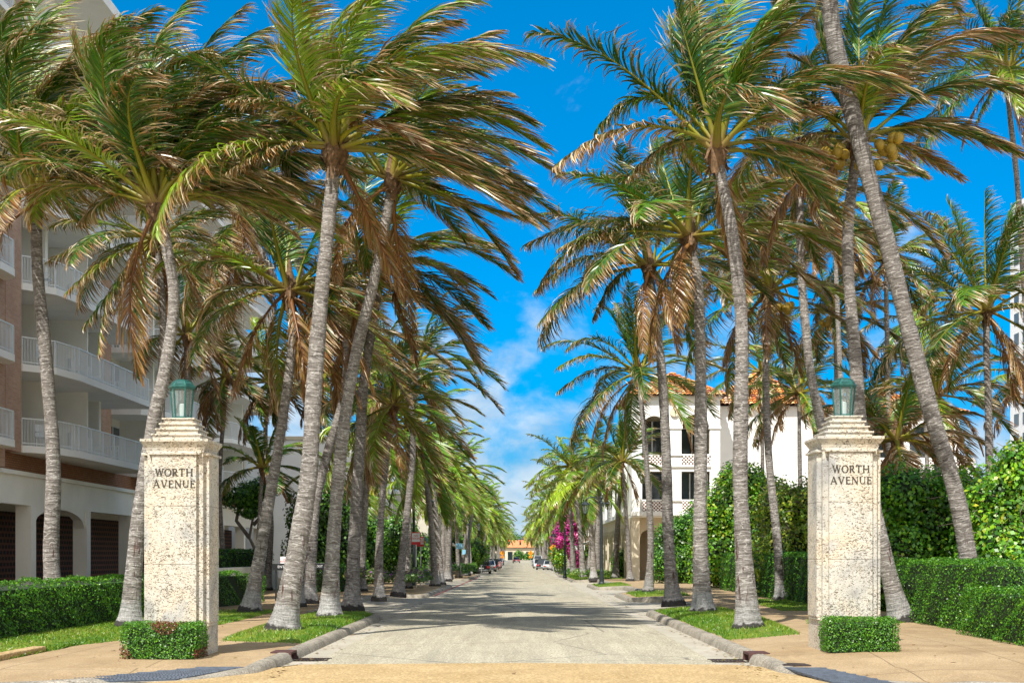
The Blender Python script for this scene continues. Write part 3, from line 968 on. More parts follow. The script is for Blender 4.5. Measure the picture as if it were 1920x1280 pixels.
# storm drain inlets set in the curbs
def drain(x, y0, y1, side, lab):
    r = empty('storm_drain', (x, y0, 0.0), lab, 'storm drain')
    mb = MB(); a = 0.0; b = y1-y0
    mb.box(-0.34*side if side > 0 else 0, 0 if side > 0 else 0.34, a, b, 0.115, 0.15)
    mb.box(min(-0.36*side, -0.30*side), max(-0.36*side, -0.30*side), a, b, -0.05, 0.115)
    mb.box(min(-0.34*side, 0), max(-0.34*side, 0), a-0.02, a+0.02, -0.05, 0.13)
    mb.box(min(-0.34*side, 0), max(-0.34*side, 0), b-0.02, b+0.02, -0.05, 0.13)
    mb.build('curb_inlet', MAT['maroon'], r)
    g = MB()
    for k in range(9):
        xx = 0.04 + k*0.06
        g.box(min(xx*side, (xx+0.025)*side), max(xx*side, (xx+0.025)*side), a, b, 0.004, 0.016)
    g.box(min(0, 0.58*side), max(0, 0.58*side), a, a+0.03, 0.004, 0.019); g.box(min(0, 0.58*side), max(0, 0.58*side), b-0.03, b, 0.004, 0.019)
    g.build('grate', MAT['iron'], r)
drain(-3.66, 22.2, 22.75, 1, 'brown storm drain inlet with iron grate in the left curb')
drain(3.62, 21.95, 22.5, -1, 'maroon storm drain inlet with iron grate in the right curb')

# dark tactile mats at the ramps
def tactile(pts, lab):
    P = [Vector(p) for p in pts]            # 4 corners, near-left, near-right, far-right, far-left
    c = sum(P, Vector((0, 0, 0)))/4
    root = empty('tactile_mat', c, lab, 'tactile paving')
    mb = MB()
    zt = 0.012
    v = [p - c for p in P]
    mb.add([(a.x, a.y, a.z+zt-0.03) for a in v] + [(a.x, a.y, a.z+zt) for a in v], [(4, 5, 6, 7), (0, 1, 5, 4), (1, 2, 6, 5), (2, 3, 7, 6), (3, 0, 4, 7)])
    mb.build('mat_base', MAT['mat'], root)
    mb = MB(); nu = 34; nv = 9
    for i in range(nu):
        for j in range(nv):
            u = (i+0.5)/nu; w = (j+0.5)/nv
            p = (v[0]*(1-u)+v[1]*u)*(1-w) + (v[3]*(1-u)+v[2]*u)*w
            mb.frus(p.x, p.y, p.z+zt-0.002, p.z+zt+0.012, 0.02, 0.02, 0.011, 0.011)
    tag(mb.build('domes', MAT['mat'], root), kind='stuff')
def GP(px, py, h=0.13):
    z = (CAM_H-h)*FPX/(py-VY); x = (px-VX)/FPX*z
    z = (CAM_H-gz(x, z))*FPX/(py-VY); x = (px-VX)/FPX*z
    return Vector((x, z, gz(x, z)))
tactile([GP(30, 1284, .05), GP(330, 1274, .05), GP(458, 1257, .1), GP(385, 1257, .1)], 'dark tactile paving mat on the left street corner')
tactile([GP(1560, 1279, .05), GP(1720, 1290, .05), GP(1540, 1259, .1), GP(1470, 1258, .1)], 'dark tactile paving mat on the right street corner')
p = GP(1490, 1253, .12)
mb = MB(); mb.box(-0.20, 0.20, -0.22, 0.22, -0.02, 0.008); mb.box(-0.17, 0.17, -0.19, 0.19, 0.008, 0.012)
tag(mb.build('utility_cover', MAT['iron'], loc=p + Vector((0, 0, 0.0)), bevel=0.004), 'small rusty square utility cover in the right pavement', 'utility cover')

# red no-parking line in the left parking lane
tag(strip('red_line', lambda y: -3.62, lambda y: -3.5, 57, 118, 2, 0.012, simple('faded_red_paint', (0.35, 0.10, 0.09), 0.8, 0, 0.3, 6), 1), kind='structure')

# lawns
def lawn(name, poly, h=0.03, blades=500, seed=1, kind='structure', ln=0.07):
    """slightly mounded turf patch with real blades"""
    rng = np.random.default_rng(seed)
    P = np.array(poly, float)
    c = P.mean(axis=0)
    n = len(P)
    V = []; F = []
    rings = [1.0, 0.93, 0.75, 0.45, 0.0001]; hh = [-0.02, 0.55*h, 0.9*h, h, h]
    # resample outline
    out = []
    for i in range(n):
        a, b = P[i], P[(i+1) % n]
        m = max(1, int(np.linalg.norm(b-a)/0.4))
        for k in range(m): out.append(a+(b-a)*k/m)
    out = np.array(out); m = len(out)
    out += rng.normal(0, 0.025, out.shape)
    for r_, h_ in zip(rings, hh):
        for p_ in out:
            q = c+(p_-c)*r_
            V.append((q[0], q[1], gz(q[0], q[1])+h_))
    for j in range(len(rings)-1):
        for k in range(m):
            F.append((j*m+k, j*m+(k+1) % m, (j+1)*m+(k+1) % m, (j+1)*m+k))
    o = tag(mesh_np(name, V, F, MAT['lawn'], smooth=True), kind='structure')
    # blades
    area = 0.5*abs(np.dot(out[:, 0], np.roll(out[:, 1], -1)) - np.dot(out[:, 1], np.roll(out[:, 0], -1)))
    N = int(area*blades)
    idx = rng.integers(0, m, N); u = rng.uniform(0, 1, (N, 1)); s = np.sqrt(rng.uniform(0, 1.03, (N, 1)))
    e = out[idx]*(1-u) + out[(idx+1) % m]*u
    q = c + (e-c)*s
    z = np.array([gz(a, b) for a, b in q]) + np.interp(s[:, 0], [0, 0.45, 0.75, 0.93, 1.0], [h, h, 0.9*h, 0.55*h, -0.01])
    b = np.stack([q[:, 0], q[:, 1], z], axis=1)
    a = rng.uniform(0, 6.28, N); wv = np.stack([np.cos(a), np.sin(a), 0*a], axis=1)*rng.uniform(0.006, 0.012, (N, 1))
    tip = b + np.stack([rng.normal(0, 0.025, N), rng.normal(0, 0.025, N), rng.uniform(0.4, 1.0, N)*ln], axis=1)
    V = np.concatenate([b-wv, b+wv, tip+wv*0.2, tip-wv*0.2]); i = np.arange(N)
    F = np.stack([i, i+N, i+2*N, i+3*N], axis=1)
    g = np.array([[0.07, 0.19, 0.012], [0.14, 0.27, 0.015], [0.24, 0.31, 0.03], [0.30, 0.25, 0.08]])
    pat = (np.sin(q[:, 0]*2.3+seed)+np.sin(q[:, 1]*1.3+q[:, 0]+seed*2))*0.35 + rng.normal(0, 0.8, N) + 1.45
    C = g[np.clip(pat, 0, 3).astype(int)]
    tag(mesh_np('grass', V, F, MAT['leaf'], cols=np.concatenate([C]*4)), 'green turf blades on the verge', 'grass', kind='stuff')
lawn('left_verge', [(-5.45, 25.3), (-3.88, 24.6), (-3.88, 36.6), (-4.3, 37.4), (-5.4, 37.0), (-5.6, 31)], 0.07, 900, 1)
lawn('right_verge', [(3.86, 25.6), (5.25, 26.1), (5.6, 32), (5.5, 38.2), (4.3, 39.6), (3.80, 38.8)], 0.07, 900, 2)
lawn('left_lawn', [(-7.75, 17.5), (-7.7, 24.2), (-7.2, 25.6), (-6.7, 26.6), (-6.8, 40), (-9.6, 40), (-10.2, 17.5)], 0.03, 550, 3, ln=0.05)
lawn('right_lawn', [(6.5, 28.6), (8.9, 30.9), (8.9, 33), (6.9, 33.0), (6.2, 30)], 0.03, 600, 4, ln=0.05)
lawn('back_lawn', [(7.0, 37), (8.7, 37), (8.7, 47), (7.4, 47)], 0.03, 500, 5, ln=0.05)
lawn('tree_island', [(4.3, 50.8), (6.3, 50.8), (6.3, 56.6), (4.3, 56.6)], 0.05, 250, 6)
lawn('corner_island', [(3.95, 69.3), (5.6, 69.3), (5.6, 76.5), (3.95, 76.5)], 0.05, 120, 7)
lawn('far_verge', [(3.8, 93.4), (7.0, 93.4), (7.0, 131), (3.8, 131)], 0.08, 50, 8, ln=0.15)
# low kerb along the left lawn
mb = MB(); mb.box(-7.95, -7.72, 17.0, 22.6, 0.0, 0.22)
tag(mb.build('lawn_curb', MAT['crosswalk'], bevel=0.02), kind='structure')

# ------------------------------------------------------------------ leaves, hedges and bushes
def leaf_quads(P, N, size, colsrc, rng, jit=0.6, asp=0.55, wind=0.0):
    """one kite-shaped folded leaf per point"""
    n = len(P)
    N = nrm(N + rng.normal(0, jit, (n, 3)))
    r_ = rng.normal(0, 1, (n, 3)) + np.array([wind, 0, 0.2])
    D = nrm(r_ - N*(r_*N).sum(1, keepdims=True))
    S = np.cross(N, D)
    sz = (size*rng.uniform(0.6, 1.25, n))[:, None]
    a = P - D*sz*0.5; b = P + S*sz*asp*0.5 + N*sz*0.10; c = P + D*sz*0.5; d = P - S*sz*asp*0.5 + N*sz*0.10
    V = np.stack([a, b, c, d], axis=1).reshape(-1, 3)
    F = np.arange(4*n).reshape(n, 4)
    C = np.repeat(colsrc, 4, axis=0)
    return V, F, C
H_GREEN = np.array([[0.030, 0.12, 0.010], [0.060, 0.20, 0.012], [0.11, 0.29, 0.015], [0.18, 0.38, 0.02]])
def pick(rng, pal, n, p=None):
    return pal[rng.choice(len(pal), n, p=p)]*rng.uniform(0.75, 1.25, (n, 1))

def hedge(name, poly, z0f, h, dens, size, label, cat='hedge', seed=1, pal=H_GREEN, p=(0.25, 0.4, 0.25, 0.1), group=None, brown=None, rough=0.05):
    rng = np.random.default_rng(seed)
    P = np.array(poly, float); n = len(P)
    ar = 0.5*sum(P[i][0]*P[(i+1) % n][1]-P[(i+1) % n][0]*P[i][1] for i in range(n))
    if ar < 0: P = P[::-1]; ar = -ar
    c = P.mean(axis=0)
    base = Vector((c[0], c[1], z0f(c[0], c[1]) if callable(z0f) else z0f))
    root = empty(name, base, label, cat, group)
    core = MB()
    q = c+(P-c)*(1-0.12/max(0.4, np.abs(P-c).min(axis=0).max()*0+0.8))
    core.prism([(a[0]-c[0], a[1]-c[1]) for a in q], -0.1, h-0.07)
    core.build('hedge_core', CORE, root)  # solid dark green core blocking the view through the leaves
    pts = []; nr = []
    for i in range(n):
        a, b = P[i], P[(i+1) % n]; L = np.linalg.norm(b-a)
        if L < 0.05: continue
        m = int(L*h*dens)
        u = rng.uniform(0, 1, m); v = rng.uniform(0, 1, m)
        e = (b-a)/L; nn = np.array([e[1], -e[0]])
        x = a[None]+(b-a)[None]*u[:, None]
        bul = rough*0.6*(2+np.sin(x[:, 0]*3.1+x[:, 1]*2.7+v*5)+np.sin(x[:, 1]*5.3+v*9+1)) + rng.uniform(-0.05, 0.015, m)
        edge = -0.10*np.clip((v-0.88)/0.12, 0, 1)**2
        x = x + nn[None]*(bul+edge)[:, None]
        pts.append(np.stack([x[:, 0], x[:, 1], v*h], axis=1)); nr.append(np.tile([nn[0], nn[1], 0.25], (m, 1)))
    # top
    mn, mx = P.min(0), P.max(0)
    m = int((mx[0]-mn[0])*(mx[1]-mn[1])*dens)
    x = rng.uniform(0, 1, (m, 2))*(mx-mn)+mn
    ins = np.ones(m, bool)
    for i in range(n):
        a, b = P[i], P[(i+1) % n]
        ins &= ((b[0]-a[0])*(x[:, 1]-a[1])-(b[1]-a[1])*(x[:, 0]-a[0])) > -0.02
    x = x[ins]; m = len(x)
    z = h + rough*0.6*(1.2+np.sin(x[:, 0]*4+x[:, 1]*2.1)+np.sin(x[:, 1]*4.3+2)) + rng.uniform(-0.06, 0.02, m)
    pts.append(np.stack([x[:, 0], x[:, 1], z], axis=1)); nr.append(np.tile([0, 0, 1.0], (m, 1)))
    pts = np.concatenate(pts); nr = np.concatenate(nr)
    C = pick(rng, pal, len(pts), p)
    if brown:
        f = np.sin(pts[:, 0]*9)+np.sin(pts[:, 2]*13+1)+np.sin(pts[:, 0]*5+pts[:, 2]*7)
        b = (f > 1.1) & (rng.uniform(0, 1, len(pts)) < brown)
        C[b] = np.array([0.20, 0.07, 0.03])*rng.uniform(0.6, 1.3, (b.sum(), 1))
    pts = pts - np.array([c[0], c[1], 0])
    V, F, C = leaf_quads(pts, nr, size, C, rng, 0.55)
    mesh_np('foliage', V, F, MAT['leaf'], root, cols=C)
    return root
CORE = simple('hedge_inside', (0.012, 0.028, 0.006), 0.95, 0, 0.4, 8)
G0 = lambda x, y: gz(x, y)

hedge('box_hedge', [(-6.04, 21.0), (-4.90, 21.0), (-4.90, 21.72), (-6.04, 21.72)], G0, 0.52, 3200, 0.035, 'small clipped box hedge with brown patches before the left stone pillar', seed=5, brown=0.75, rough=0.012, group=None)
hedge('box_hedge', [(4.76, 21.45), (5.86, 21.45), (5.86, 22.0), (4.76, 22.0)], G0, 0.50, 3200, 0.035, 'small clipped green box hedge before the right stone pillar', seed=6, rough=0.012)
hedge('clipped_hedge', [(-9.7, 16), (-9.5, 31), (-9.3, 41.0), (-8.6, 46.5), (-9.9, 46.5), (-10.6, 41), (-11.0, 31), (-11.0, 16)], G0, 0.98, 700, 0.06, 'long bright clipped hedge between the left lawn and the arcade', seed=7)
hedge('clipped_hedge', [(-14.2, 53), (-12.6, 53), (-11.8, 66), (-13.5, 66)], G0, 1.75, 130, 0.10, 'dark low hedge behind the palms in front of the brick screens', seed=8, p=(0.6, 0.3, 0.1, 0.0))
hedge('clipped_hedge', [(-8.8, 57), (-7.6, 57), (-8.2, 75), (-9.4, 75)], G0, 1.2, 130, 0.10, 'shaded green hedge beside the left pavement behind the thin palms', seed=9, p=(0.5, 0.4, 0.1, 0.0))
hedge('clipped_hedge', [(8.75, 25.0), (9.6, 25.0), (9.6, 32.6), (8.7, 32.6)], G0, 1.34, 800, 0.05, 'tall clipped hedge right of the right pillar', seed=10)
hedge('clipped_hedge', [(8.15, 18.5), (9.3, 18.5), (9.2, 26.2), (8.35, 26.2)], G0, 0.86, 1000, 0.05, 'lower clipped hedge in front at the right edge', seed=11)
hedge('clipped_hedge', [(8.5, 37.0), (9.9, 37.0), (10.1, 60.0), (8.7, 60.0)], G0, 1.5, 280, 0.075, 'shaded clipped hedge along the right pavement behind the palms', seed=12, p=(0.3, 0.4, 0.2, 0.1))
# pale wall coping behind the left hedge
mb = MB(); mb.box(-11.75, -11.5, 48, 66, 0.1, 1.2)
tag(mb.build('garden_wall', MAT['warm_white'], bevel=0.01), 'low pale garden wall behind the left hedges', 'wall')

def bush(name, loc, blobs, leafn, size, pal, label, cat='bush', seed=1, twigs=0, asp=0.75, p=None, group=None, core=0.72, jit=0.55, shell=(0.72, 1.06)):
    """blobs: (x,y,z,rx,ry,rz) relative to loc"""
    rng = np.random.default_rng(seed)
    root = empty(name, loc, label, cat, group)
    B = np.array(blobs, float)
    vol = (B[:, 3]*B[:, 4]*B[:, 5])**(2/3)
    idx = rng.choice(len(B), leafn, p=vol/vol.sum())
    d = nrm(rng.normal(0, 1, (leafn, 3)))
    # lumpy clumps on each blob
    lump = 1 + 0.10*np.sin(d[:, 0]*7+idx) + 0.10*np.sin(d[:, 1]*8+idx*2.1+d[:, 2]*5)
    rad = rng.uniform(shell[0], shell[1], leafn)*lump
    P = B[idx, :3] + d*B[idx, 3:]*rad[:, None]
    keep = np.ones(leafn, bool)
    for j in range(len(B)):
        q = (P-B[j, :3])/B[j, 3:]
        keep &= ~(((q**2).sum(1) < 0.42) & (idx != j))
    P = P[keep]; d = d[keep]; m = len(P)
    C = pick(rng, pal, m, p)
    cl = np.sin(P[:, 0]*2.1+P[:, 2]*3)+np.sin(P[:, 1]*2+P[:, 2]*2.3+1)
    C = C*np.clip(1+0.15*cl, 0.5, 1.5)[:, None]
    V, F, C = leaf_quads(P, nrm(d/B[idx[keep], 3:])*1.0 + np.array([0, -0.15, 0.35]), size, C, rng, jit, asp)
    mesh_np('foliage', V, F, MAT['leaf'], root, cols=C)
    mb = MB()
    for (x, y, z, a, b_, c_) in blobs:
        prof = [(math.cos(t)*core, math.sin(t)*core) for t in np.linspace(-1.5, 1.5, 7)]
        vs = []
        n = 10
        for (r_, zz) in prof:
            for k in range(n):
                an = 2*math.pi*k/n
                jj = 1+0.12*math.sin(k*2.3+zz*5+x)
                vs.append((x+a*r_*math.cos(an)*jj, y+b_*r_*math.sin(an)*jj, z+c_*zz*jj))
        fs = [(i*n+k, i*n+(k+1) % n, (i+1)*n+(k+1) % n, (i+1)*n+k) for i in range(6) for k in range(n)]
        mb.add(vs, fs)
    if core > 0.05: mb.build('bush_core', CORE, root)  # solid dark green cores that close the gaps behind the leaves
    if twigs:
        tb = MB()
        for k in range(twigs):
            j = rng.choice(len(B), p=vol/vol.sum())
            d = nrm(rng.normal(0, 1, 3)+np.array([0, -0.4, 0.5]))
            p0 = B[j, :3]+d*B[j, 3:]*0.6; p1 = B[j, :3]+d*B[j, 3:]*rng.uniform(0.95, 1.15)+rng.normal(0, 0.15, 3)
            mm = (p0+p1)/2+rng.normal(0, 0.10, 3)
            tb.tube([p0, mm, p1], [0.016, 0.011, 0.005], 4, cap=False)
        tag(tb.build('twigs', MAT['twig'], root), kind='stuff')
    return root
SG = np.array([[0.04, 0.15, 0.010], [0.10, 0.27, 0.012], [0.20, 0.38, 0.015], [0.30, 0.38, 0.02], [0.42, 0.38, 0.03]])
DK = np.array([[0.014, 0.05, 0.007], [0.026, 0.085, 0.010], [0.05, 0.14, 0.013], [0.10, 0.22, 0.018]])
def bl(seed, n, x, y, z, sx, sy, sz, r0, r1):
    rng = np.random.default_rng(seed)
    return [(rng.uniform(-x, x)*1.0+0, rng.uniform(-y, y), sz*0+z*rng.uniform(0.15, 0.85), rng.uniform(r0, r1)*sx, rng.uniform(r0, r1)*sy, rng.uniform(r0, r1)*1.0) for _ in range(n)]
# sea grape thicket right of the leaning palm
bush('sea_grape_bush', (13.4, 33.6, 0.2), [(0, 0, 1.2, 2.4, 1.8, 1.6), (1.6, -0.6, 2.4, 1.9, 1.5, 1.7), (-1.0, 0.4, 2.7, 1.5, 1.3, 1.3), (0.7, 0.2, 3.7, 1.9, 1.4, 1.2), (2.8, 0, 3.9, 1.6, 1.4, 1.3), (-1.6, -0.2, 1.4, 1.2, 1.2, 1.4), (3.2, 0, 1.8, 1.5, 1.6, 1.8), (-0.9, 0.2, 3.6, 0.9, 0.9, 0.75)],
     52000, 0.13, SG, 'huge glossy sea grape bush at the right edge behind the clipped hedge', seed=21, twigs=420, p=(0.3, 0.36, 0.22, 0.10, 0.02))
bush('sea_grape_bush', (9.9, 37.5, 0.2), [(0, 0, 1.2, 1.5, 1.5, 1.5), (1.2, 0.5, 2.3, 1.4, 1.3, 1.3), (-0.4, 0.2, 2.6, 1.1, 1.0, 1.0), (0.5, 0, 3.1, 1.1, 1.0, 0.85), (1.9, 0, 3.1, 1.0, 1.0, 0.8), (2.4, 0, 1.5, 1.2, 1.3, 1.6)],
     26000, 0.12, np.array([[0.04, 0.14, 0.008], [0.09, 0.27, 0.012], [0.18, 0.39, 0.015], [0.33, 0.46, 0.02]]), 'dark green leafy bush just right of the right stone pillar', seed=22, twigs=130, p=(0.4, 0.35, 0.2, 0.05))
bush('twiggy_bush', (10.4, 50, 0.2), [(-0.6, 0, 1.5, 1.4, 1.6, 1.6), (0.8, 0, 1.6, 1.4, 1.6, 1.7), (0.2, 0, 2.9, 1.5, 1.4, 1.3), (-0.9, 0.3, 3.0, 1.0, 1.2, 1.1), (1.6, 0.3, 3.1, 1.0, 1.2, 1.0)],
     20000, 0.13, np.array([[0.08, 0.19, 0.012], [0.19, 0.32, 0.02], [0.36, 0.44, 0.03], [0.44, 0.44, 0.07]]), 'yellow green twiggy bush left of the right stone pillar', seed=23, twigs=520, p=(0.25, 0.35, 0.3, 0.1), core=0.66)
bush('sea_grape_bush', (9.9, 64, 0.2), [(-0.5, 0, 1.5, 1.7, 1.8, 1.8), (1.1, 0, 1.8, 1.6, 1.8, 2.0), (0.0, 0, 3.6, 1.7, 1.6, 1.5), (1.4, 0.3, 3.9, 1.5, 1.5, 1.4), (0.3, 0.3, 4.8, 1.2, 1.4, 1.0), (2.8, 0, 2.5, 1.6, 1.6, 2.2), (-1.0, 0, 3.0, 1.1, 1.2, 1.2)],
     26000, 0.16, SG, 'bright green bush before the white villa between the two thick right palms', seed=24, twigs=160, p=(0.25, 0.35, 0.28, 0.1, 0.02))
bush('dark_shrub', (8.7, 76, 0.15), [(-0.6, 0, 1.2, 1.0, 1.4, 1.4), (0.6, 0, 1.4, 1.4, 1.4, 1.7), (0.9, 0, 3.0, 1.3, 1.3, 1.2), (-0.3, 0, 2.6, 1.0, 1.2, 1.1)],
     13000, 0.14, DK*1.8, 'dark green shrub against the corner of the white villa', seed=25)
mbp = bush('round_shrub', (7.25, 98, 0.05), [(0, 0, 0.9, 0.85, 0.9, 1.0), (0.1, 0, 1.3, 0.75, 0.8, 0.75)], 3000, 0.14, SG[:3], 'small rounded shrub at the foot of the cream arcade', seed=26)
# left planting
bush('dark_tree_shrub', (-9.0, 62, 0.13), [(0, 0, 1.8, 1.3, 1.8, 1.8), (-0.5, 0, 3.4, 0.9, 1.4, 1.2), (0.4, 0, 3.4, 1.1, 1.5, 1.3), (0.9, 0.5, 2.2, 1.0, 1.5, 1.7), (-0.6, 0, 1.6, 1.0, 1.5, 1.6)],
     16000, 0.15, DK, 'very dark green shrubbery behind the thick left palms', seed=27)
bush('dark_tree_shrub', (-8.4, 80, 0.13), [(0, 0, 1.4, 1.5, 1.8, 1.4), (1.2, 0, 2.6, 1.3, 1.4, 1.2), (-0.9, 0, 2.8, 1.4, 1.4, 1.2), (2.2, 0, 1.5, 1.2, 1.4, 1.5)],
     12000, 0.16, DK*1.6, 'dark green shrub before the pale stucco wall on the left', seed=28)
# small branching tree in front of the arcade
r_ = bush('small_tree', (-12.9, 66, 0.13), [(-0.3, 0, 4.3, 1.0, 0.9, 0.55), (0.5, 0, 4.7, 0.9, 0.8, 0.5), (0.1, 0, 3.7, 0.7, 0.7, 0.4)], 5000, 0.13, DK*1.7, 'small crooked tree with a leafy top in front of the arcade', 'tree', seed=29, core=0.5)
mb = MB()
for q in ([(0.7, 0, 0), (0.5, 0, 1.4), (0.0, 0.1, 2.4), (0.2, 0, 3.4), (0.4, 0, 4.5)], [(0.0, 0.1, 2.4), (-0.6, 0, 3.2), (-0.4, 0, 4.2)], [(0.2, 0, 3.0), (0.9, 0, 3.7), (0.7, 0, 4.6)]):
    mb.tube(q, [0.10, 0.085, 0.07, 0.05, 0.03][:len(q)], 7)
mb.build('trunk', MAT['twig'], r_, smooth=True)

def plantbed(loc, sx, sy, h, n, label, seed, pal=None, flowers=0):
    rng = np.random.default_rng(seed)
    root = empty('flower_bed', loc, label, 'flower bed')
    bls = [(rng.uniform(-sx, sx), rng.uniform(-sy, sy), h*rng.uniform(0.25, 0.6), rng.uniform(0.35, 0.7)*min(sx, 1.2), rng.uniform(0.5, 1.2), h*rng.uniform(0.35, 0.6)) for _ in range(14)]
    B = np.array(bls); idx = rng.integers(0, 14, n); d = nrm(rng.normal(0, 1, (n, 3))); d[:, 2] = np.abs(d[:, 2])*0.9+0.1
    P = B[idx, :3]+d*B[idx, 3:]*rng.uniform(0.5, 1.05, (n, 1))
    pal = pal if pal is not None else np.array([[0.04, 0.10, 0.015], [0.09, 0.17, 0.02], [0.17, 0.23, 0.03], [0.08, 0.06, 0.05], [0.20, 0.19, 0.10]])
    C = pal[(idx*7+rng.integers(0, 2, n)) % len(pal)]*rng.uniform(0.7, 1.3, (n, 1))
    V, F, C = leaf_quads(P, d+np.array([0, -0.3, 0.5]), 0.16, C, rng, 0.6, 0.4)
    mesh_np('foliage', V, F, MAT['leaf'], root, cols=C)
    if flowers:
        k = rng.integers(0, n, flowers); Pf = P[k]+d[k]*0.06
        V, F, C = leaf_quads(Pf, d[k], 0.10, np.tile([0.30, 0.10, 0.38], (flowers, 1)), rng, 0.4, 0.9)
        tag(mesh_np('flowers', V, F, MAT['petal'], root, cols=C), kind='stuff')
    return root
plantbed((-5.6, 63, 0.2), 1.5, 6.5, 0.85, 12000, 'low mixed flower bed with purple blooms at the foot of the left thin palms', 31, flowers=500)
plantbed((-4.4, 112, -0.02), 0.6, 10, 1.1, 6000, 'green shrub bed in the left bulb-out before the black car', 32, pal=np.array([[0.03, 0.10, 0.015], [0.06, 0.17, 0.02], [0.12, 0.24, 0.02]]))
plantbed((-6.0, 90, 0.1), 0.7, 9, 0.7, 4000, 'low yellow green border plants along the left pavement', 33)
plantbed((5.3, 108, -0.1), 1.2, 12, 0.8, 6000, 'low green border plants under the right row of palms', 34, pal=np.array([[0.05, 0.15, 0.02], [0.10, 0.22, 0.02], [0.19, 0.26, 0.03]]))
bush('garden_bush', (-5.3, 142, -0.2), [(0, 0, 1.6, 1.4, 2.5, 1.7), (0.8, 0, 2.2, 1.3, 2.2, 1.5), (-1.2, 0, 2.6, 1.4, 2, 1.7)], 5000, 0.22, SG[:3]*0.8, 'round green bush behind the left pedestrian warning sign', seed=35)
bush('garden_bush', (4.9, 142, -0.2), [(0, 0, 1.4, 1.5, 2.5, 1.5), (0.9, 0, 2.2, 1.2, 2.0, 1.3), (-0.9, 0, 1.9, 1.0, 2, 1.1)], 5000, 0.22, SG[:4]*0.9, 'bright green bush beside the white car under the right warning sign', seed=36)
BG = np.array([[0.42, 0.02, 0.22], [0.55, 0.04, 0.30], [0.62, 0.10, 0.28], [0.07, 0.14, 0.02]])
bush('bougainvillea', (4.15, 127, -0.1), [(0, 0, 3.9, 1.15, 1.0, 1.0), (0.5, 0, 4.7, 1.1, 1.0, 0.9), (-0.5, 0, 3.3, 0.8, 0.9, 0.9), (0.6, 0, 3.0, 0.8, 1.0, 1.4), (0.9, 0, 1.8, 0.6, 0.8, 1.2)], 9000, 0.2, BG, 'magenta bougainvillea climbing beside the right row of palms', 'flowering vine', seed=37, p=(0.3, 0.35, 0.2, 0.15), core=0.5)
# broad leafed bushes far behind on the right
bush('garden_bush', (16.5, 62, 0.2), [(0, 0, 2.0, 2.5, 2.0, 2.2), (3, 0, 2.4, 2.5, 2.0, 2.4), (6, 0, 2.6, 2.4, 2, 2.6), (-2.2, 0, 1.8, 1.8, 2, 2.0)], 16000, 0.2, SG[:4]*0.8, 'wide green thicket behind the leaning palm below the villa', seed=38)
